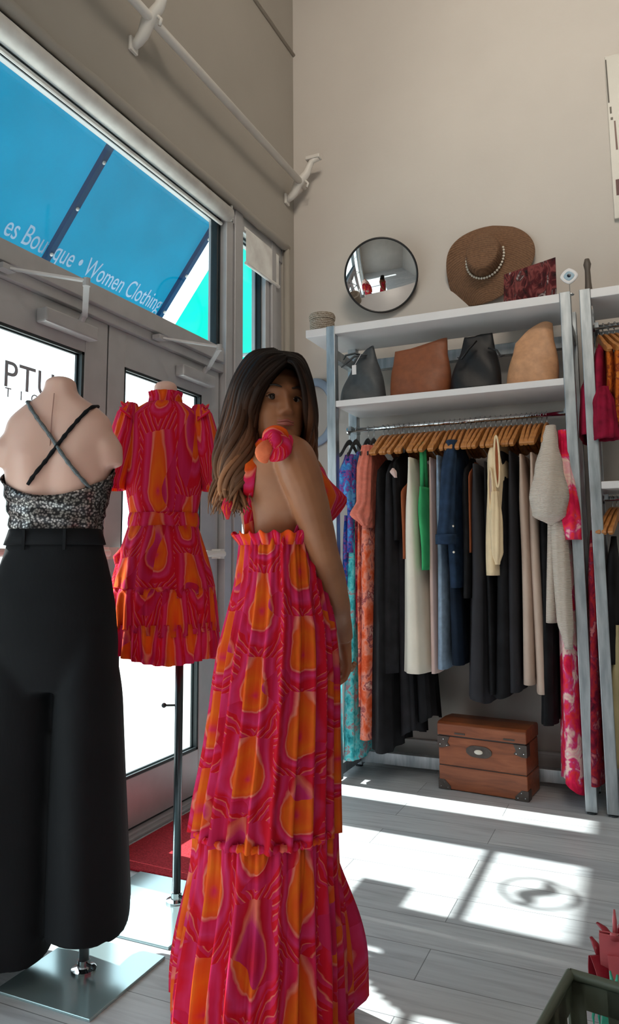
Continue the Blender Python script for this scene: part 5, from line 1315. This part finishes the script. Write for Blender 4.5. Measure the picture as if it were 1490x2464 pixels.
# hair: guide curves from the parting, filled with wavy locks
n = NT('brown_wavy_hair'); tc = n.n('ShaderNodeTexCoord'); sep = n.n('ShaderNodeSeparateXYZ'); n.l(tc.outputs['UV'], sep.inputs[0])
gi = n.n('ShaderNodeNewGeometry'); base_c_ = n.ramp(sep.outputs[1], [(0, C(24, 16, 13)), (.35, C(40, 25, 18)), (.7, C(92, 60, 42)), (1, C(140, 98, 70))])
rd = n.ramp(gi.outputs['Random Per Island'], [(0, (.42, .40, .40)), (.7, (.85, .82, .80)), (.9, (1.5, 1.4, 1.3)), (1, (2.2, 2.0, 1.8))])
n.color(n.mix(1.0, base_c_, rd, 'MULTIPLY')); n.b.inputs['Roughness'].default_value = .5; n.b.inputs['Specular IOR Level'].default_value = .12; M['hair'] = n.m
GL = [[(668, 905, 1.794), (640, 950, 1.740), (628, 1000, 1.715), (622, 1050, 1.705), (604, 1090, 1.690), (592, 1140, 1.675), (586, 1190, 1.672), (588, 1225, 1.670)],
      [(690, 867, 1.656), (662, 890, 1.649), (627, 928, 1.644), (608, 972, 1.652), (593, 1020, 1.660), (592, 1070, 1.662), (570, 1130, 1.665), (562, 1190, 1.668), (566, 1238, 1.668)],
      [(684, 859, 1.668), (645, 871, 1.653), (603, 925, 1.649), (585, 980, 1.655), (580, 1040, 1.658), (562, 1100, 1.662), (548, 1160, 1.668), (552, 1240, 1.670)],
      [(672, 850, 1.688), (625, 861, 1.678), (586, 920, 1.674), (568, 985, 1.675), (558, 1045, 1.675), (542, 1105, 1.680), (528, 1165, 1.685), (524, 1240, 1.690)],
      [(660, 845, 1.728), (612, 855, 1.723), (574, 905, 1.724), (554, 965, 1.730), (545, 1035, 1.730), (532, 1100, 1.730), (524, 1170, 1.730), (532, 1236, 1.730)],
      [(655, 846, 1.788), (605, 863, 1.788), (578, 930, 1.794), (564, 1000, 1.800), (556, 1080, 1.790), (548, 1150, 1.780), (552, 1215, 1.770)]]
GRT = [[(692, 867, 1.656), (712, 877, 1.648), (731, 920, 1.652), (739, 970, 1.662), (740, 1020, 1.680), (744, 1070, 1.730), (758, 1120, 1.790), (768, 1160, 1.810)],
       [(686, 859, 1.678), (722, 873, 1.673), (741, 925, 1.679), (748, 985, 1.695), (747, 1040, 1.740), (754, 1090, 1.790), (766, 1128, 1.830), (773, 1162, 1.840)],
       [(672, 850, 1.738), (716, 861, 1.733), (740, 915, 1.749), (750, 980, 1.770), (750, 1040, 1.800), (748, 1090, 1.830), (760, 1140, 1.850), (765, 1190, 1.860)]]
def cr_pts(G, m=34):
    P = [dp(*p) for p in G]; out = []
    for i in range(m):
        t = i/(m-1)*(len(P)-1); j = min(int(t), len(P)-2); t -= j
        a = P[max(j-1, 0)]; b = P[j]; c = P[j+1]; d = P[min(j+2, len(P)-1)]
        out.append(.5*((2*b)+(-a+c)*t+(2*a-5*b+4*c-d)*t*t+(-a+3*b-3*c+d)*t**3))
    return out
hair = MB(); rh2 = random.Random(21)
def locks(GS, per, wave=.011, r0=.0052):
    G = [cr_pts(g) for g in GS]
    for gi_ in range(len(G)-1):
        for q in range(per):
            f_ = (q+rh2.random())/per; ph = rh2.uniform(0, 1.2)+gi_*.9+f_*1.2; ph2 = rh2.uniform(0, 6.28); am = wave*rh2.uniform(.6, 1.3); off = rh2.uniform(-.010, .004); ln = rh2.uniform(.84, 1.02); fr_ = rh2.uniform(1.7, 2.2)
            sh = Vector((rh2.uniform(-.003, .003), rh2.uniform(-.003, .003), rh2.uniform(-.003, .003))); pts = []; rr_ = []
            m_ = 34
            for i in range(m_):
                t = i/(m_-1)*min(1, ln); ii = t*(m_-1); j = min(int(ii), m_-2); tt = ii-j
                a = G[gi_][j].lerp(G[gi_][j+1], tt); b = G[gi_+1][j].lerp(G[gi_+1][j+1], tt); p = a.lerp(b, f_)
                gr = smoothstep(.30, .85, t)
                p = p+RH*(am*gr*sin(2*pi*fr_*t+ph))+FH*(am*.8*gr*cos(2*pi*fr_*t+ph)+off*smoothstep(0, .2, t))+sh*(1+2*t)+ZV*(.002*sin(9*t+ph2))
                pts.append(p); rr_.append(r0*(.55+.9*sin(pi*min(1, t*.8+.12)))*(1-.82*smoothstep(.80, 1.0, t)))
            hair.tube(pts, rr_, 6, True, flat=.6, up=FH)
locks(GL, 46, .019); locks(GRT, 42, .012)
# scalp cover: everything but the face
sc = []
for i in range(44):
    z = -.075+.200*i/43; zc_ = min(z, .1165); w, f_, b = lerp_keys(HK, zc_); R = []
    for k in range(72):
        th = 2*pi*k/72; sy = sin(th); o = .012+.006*smoothstep(.06, .1, z)
        # hairline: pull the front cover back behind the face below the forehead
        x = (w+o)*cos(th); y = (b+o+.006)*sy if sy < 0 else (f_+o*.4)*sy
        if sy > 0:
            lim = -.02 if z < .055 else (-.02+(f_+.012)*smoothstep(.050, .085, z)*1.05)
            y = min(y, lim if lim > 0 else lim*sy) if z < .085 else y
        R.append(HL(x, y, z+.016*smoothstep(0, .11, z)))
    sc.append(R)
hair.rings(sc, True, True, vs_=.12)
hair.build('hair', M['hair'], wm, smooth=True)

# dress
def cam_ring(py, L, R_, d, b_near, b_far, n=220, fn=None, aL=None):
    c = dp((L+R_)/2, py, d); a = (R_-L)/2*d/FPX; out = []
    for k in range(n):
        th = 2*pi*k/n; r = 1+(fn(th) if fn else 0)
        X = a*cos(th)*r; s_ = sin(th); Y = (b_far if s_ > 0 else b_near)*s_*r
        out.append(c+RH*X+FH*Y)
    return out
SK = [(1290, 582, 768), (1318, 580, 768), (1350, 577, 772), (1400, 571, 778), (1450, 561, 788), (1500, 550, 797), (1560, 538, 801), (1620, 530, 803), (1700, 521, 803), (1800, 507, 803), (1900, 488, 803), (1990, 474, 804)]
def sk_at(py):
    for a, b in zip(SK, SK[1:]):
        if a[0] <= py <= b[0]:
            f_ = (py-a[0])/(b[0]-a[0]); return a[1]+(b[1]-a[1])*f_, a[2]+(b[2]-a[2])*f_
    return SK[-1][1:]
R = []
for i in range(60):
    py = 1292+(1992-1292)*i/59; L, Rr_ = sk_at(py); f_ = (py-1292)/700
    am = .020+.030*smoothstep(0, .5, f_); 
    fn = lambda th: am*1.6*(sin(25*th+1.3*sin(2*th)+.9*f_)+.35*sin(50*th+2.6*sin(2*th)))+.018*(1-smoothstep(.0, .3, f_))*sin(52*th+2*sin(3*th))+.5*am*sin(9*th+2+f_)
    a = (Rr_-L)/2*1.76/FPX
    R.append(cam_ring(py, L, Rr_, 1.76, max(a*.95, .118), max(a*.95, .116), fn=fn))
MB().rings(R, us=1.0, vs_=1.0).build('skirt', M['ikat_long'], wm, smooth=True, solid=.002)
R = []
for i in range(34):
    f_ = i/33; py0 = 1975+(2560-1975)*f_; d = 1.76
    Ln, Rn = 474+(436-474)*smoothstep(0, .9, f_), 804+4*f_; Lf, Rf = 470+(418-470)*smoothstep(0, .8, f_), 806+(890-806)*smoothstep(0, .8, f_)
    zc = dp(640, 1975, d).z*(1-f_)+.055*f_
    c0 = dp(640, 1975, d); ring = []
    am = .020+.038*smoothstep(0, .6, f_)
    for k in range(260):
        th = 2*pi*k/260; s_ = sin(th); q = smoothstep(.05, .50, s_)
        L = Ln+(Lf-Ln)*q; Rr_ = Rn+(Rf-Rn)*q
        r = 1+am*1.5*(sin(27*th+1.3*sin(2*th)+.8*f_)+.3*sin(54*th+2.6*sin(2*th)))+.022*(1-smoothstep(0, .25, f_))*sin(70*th+2*sin(3*th))+.6*am*sin(10*th+1+f_*1.5)
        cx_ = (L+Rr_)/2; a = (Rr_-L)/2*d/FPX; off = (cx_-745)*d/FPX
        o0 = (640-745)*d/FPX
        P_ = Vector((c0.x, c0.y, 0))+RH*((off-o0)+a*cos(th)*r)+FH*((.145+(.065+.075*q)*f_)*s_*r)
        zz_ = zc+.012*sin(10*th+2)*f_+(.03*f_*q)+.10*f_*f_*max(0, -cos(th))**4
        ring.append(Vector((P_.x, P_.y, zz_)))
    R.append(ring)
MB().rings(R, us=1.3, vs_=.55).build('skirt_tier', M['ikat_long'], wm, smooth=True, solid=.002)
# gathered seam above the tier
R = []
for j, (dpy, o) in enumerate(((-8, 1.0), (-3, 1.035), (3, 1.04), (9, 1.0))):
    fn = lambda th: .022*sin(64*th+j)+.012*sin(25*th)
    m_ = 639; hw = 166*o
    R.append(cam_ring(1984+dpy, m_-hw, m_+hw, 1.76, .155*o, .155*o, fn=fn))
MB().rings(R, us=1.3, vs_=.03).build('gathered_seam', M['ikat_red'], wm, smooth=True, solid=.002)
# ruffle at the waist
R = []
for j, (py, o) in enumerate(((1312, 1.0), (1304, 1.03), (1294, 1.10), (1284, 1.16))):
    fn = lambda th: (.015+.035*j/3)*sin(23*th+.5)+.02*sin(9*th)
    R.append([p+ZV*(.004*j/3*sin(23*(2*pi*k/220)+2)) for k, p in enumerate(cam_ring(py, 674-97*o, 674+99*o, 1.76, .118*o, .116*o, fn=fn))])
MB().rings(R, us=1.2, vs_=.05).build('waist_ruffle', M['ikat_red'], wm, smooth=True, solid=.002)
# bodice over the chest
R = []
for i in range(16):
    py = 1295-(1295-1135)*i/15; row = tor_at(py); w_a = radians(6+38*(i/15)**1.5)
    R.append([p+BF*.0025*sin(k*1.1) for k, p in enumerate(tor_ring(row, .008, 44, w_a-radians(20), pi-w_a+radians(10), closed=False))])
MB().rings(R, us=.45, vs_=.2, closed=False).build('bodice', M['ikat_long'], wm, smooth=True, solid=.003)
def back_d(px, py):
    row = tor_at(py); best = 9
    for p in tor_ring(row, 0, 200):
        v_ = p-CAM; d = v_.dot(_F); x_ = PX+FPX*v_.dot(_R)/d
        if abs(x_-px) < 6 and d < best: best = d
    return best if best < 9 else 1.72
def strap_pts(L): return [dp(px, py, min(back_d(px, py)-.007, 1.72)) for px, py in L]
pts = [dp(652, 1062, 1.640), dp(630, 1066, 1.650)]+strap_pts([(612, 1092), (604, 1120), (600, 1150), (598, 1180), (597, 1210), (598, 1240), (600, 1270), (602, 1294)])
q = MB().tube(pts, [.008, .012, .0135, .0135, .013, .012, .012, .0115, .0115, .012, .012, .012][:len(pts)], 12, flat=.22, up=FH); q.uv = [(.30+u_*.06, v_*.30) for u_, v_ in q.uv]
q.build('shoulder_strap', M['ikat_red'], wm, smooth=True)
pts = [dp(660, 1060, 1.625), dp(684, 1062, 1.66), dp(716, 1075, 1.76), dp(750, 1130, 1.85)]
MB().tube(pts, [.010, .013, .013, .012], 12, flat=.25, up=ZV).build('shoulder_strap', M['ikat_red'], wm, smooth=True)
pts = [dp(556, 1110, 1.78), dp(552, 1150, 1.72), dp(549, 1200, 1.665), dp(546, 1222, 1.655), dp(548, 1250, 1.655)]
MB().tube(pts, [.010, .011, .010, .013, .003], 12, flat=.35, up=FH).build('ribbon_tail', M['ikat_red'], wm, smooth=True)
M['peach'] = fabric('peach_orange_cloth', C(244, 128, 88), .25, .22, 30)
# the knotted bow on the near shoulder
bow = [([(655, 1062, 1.588), (643, 1072, 1.575), (633, 1088, 1.572), (637, 1104, 1.578), (643, 1113, 1.588)], [.006, .014, .018, .013, .002]),
       ([(658, 1060, 1.590), (676, 1060, 1.580), (682, 1078, 1.575), (668, 1094, 1.575), (650, 1108, 1.585)], [.007, .016, .020, .017, .003]),
       ([(636, 1062, 1.598), (644, 1044, 1.590), (662, 1037, 1.586), (682, 1044, 1.588), (689, 1062, 1.598)], [.005, .011, .013, .012, .005]),
       ([(646, 1050, 1.582), (660, 1048, 1.574), (668, 1062, 1.570), (662, 1080, 1.572)], [.005, .011, .012, .004]),
       ([(674, 1058, 1.590), (692, 1056, 1.595), (688, 1078, 1.592), (676, 1090, 1.588)], [.006, .012, .013, .005])]
for i, (P, r_) in enumerate(bow):
    pts = []; rr_ = []
    Q = cr_pts(P, 16)
    for j, p in enumerate(Q):
        t = j/15*(len(r_)-1); k = min(int(t), len(r_)-2); pts.append(p); rr_.append((r_[k]+(r_[k+1]-r_[k])*(t-k)))
    q = MB().tube(pts, rr_, 14, flat=.42, up=FH); q.uv = [(.1+u_*.10+.07*i, v_*.16+.12*i) for u_, v_ in q.uv]
    q.build('bow_loop', [M['peach'], M['ikat_long'], M['ikat_red'], M['ikat_long'], M['ikat_red']][i], wm, smooth=True)
MB().ell(dp(657, 1066, 1.582), (.012, .010, .014), 14, 10).build('bow_knot', M['ikat_red'], wm, smooth=True)
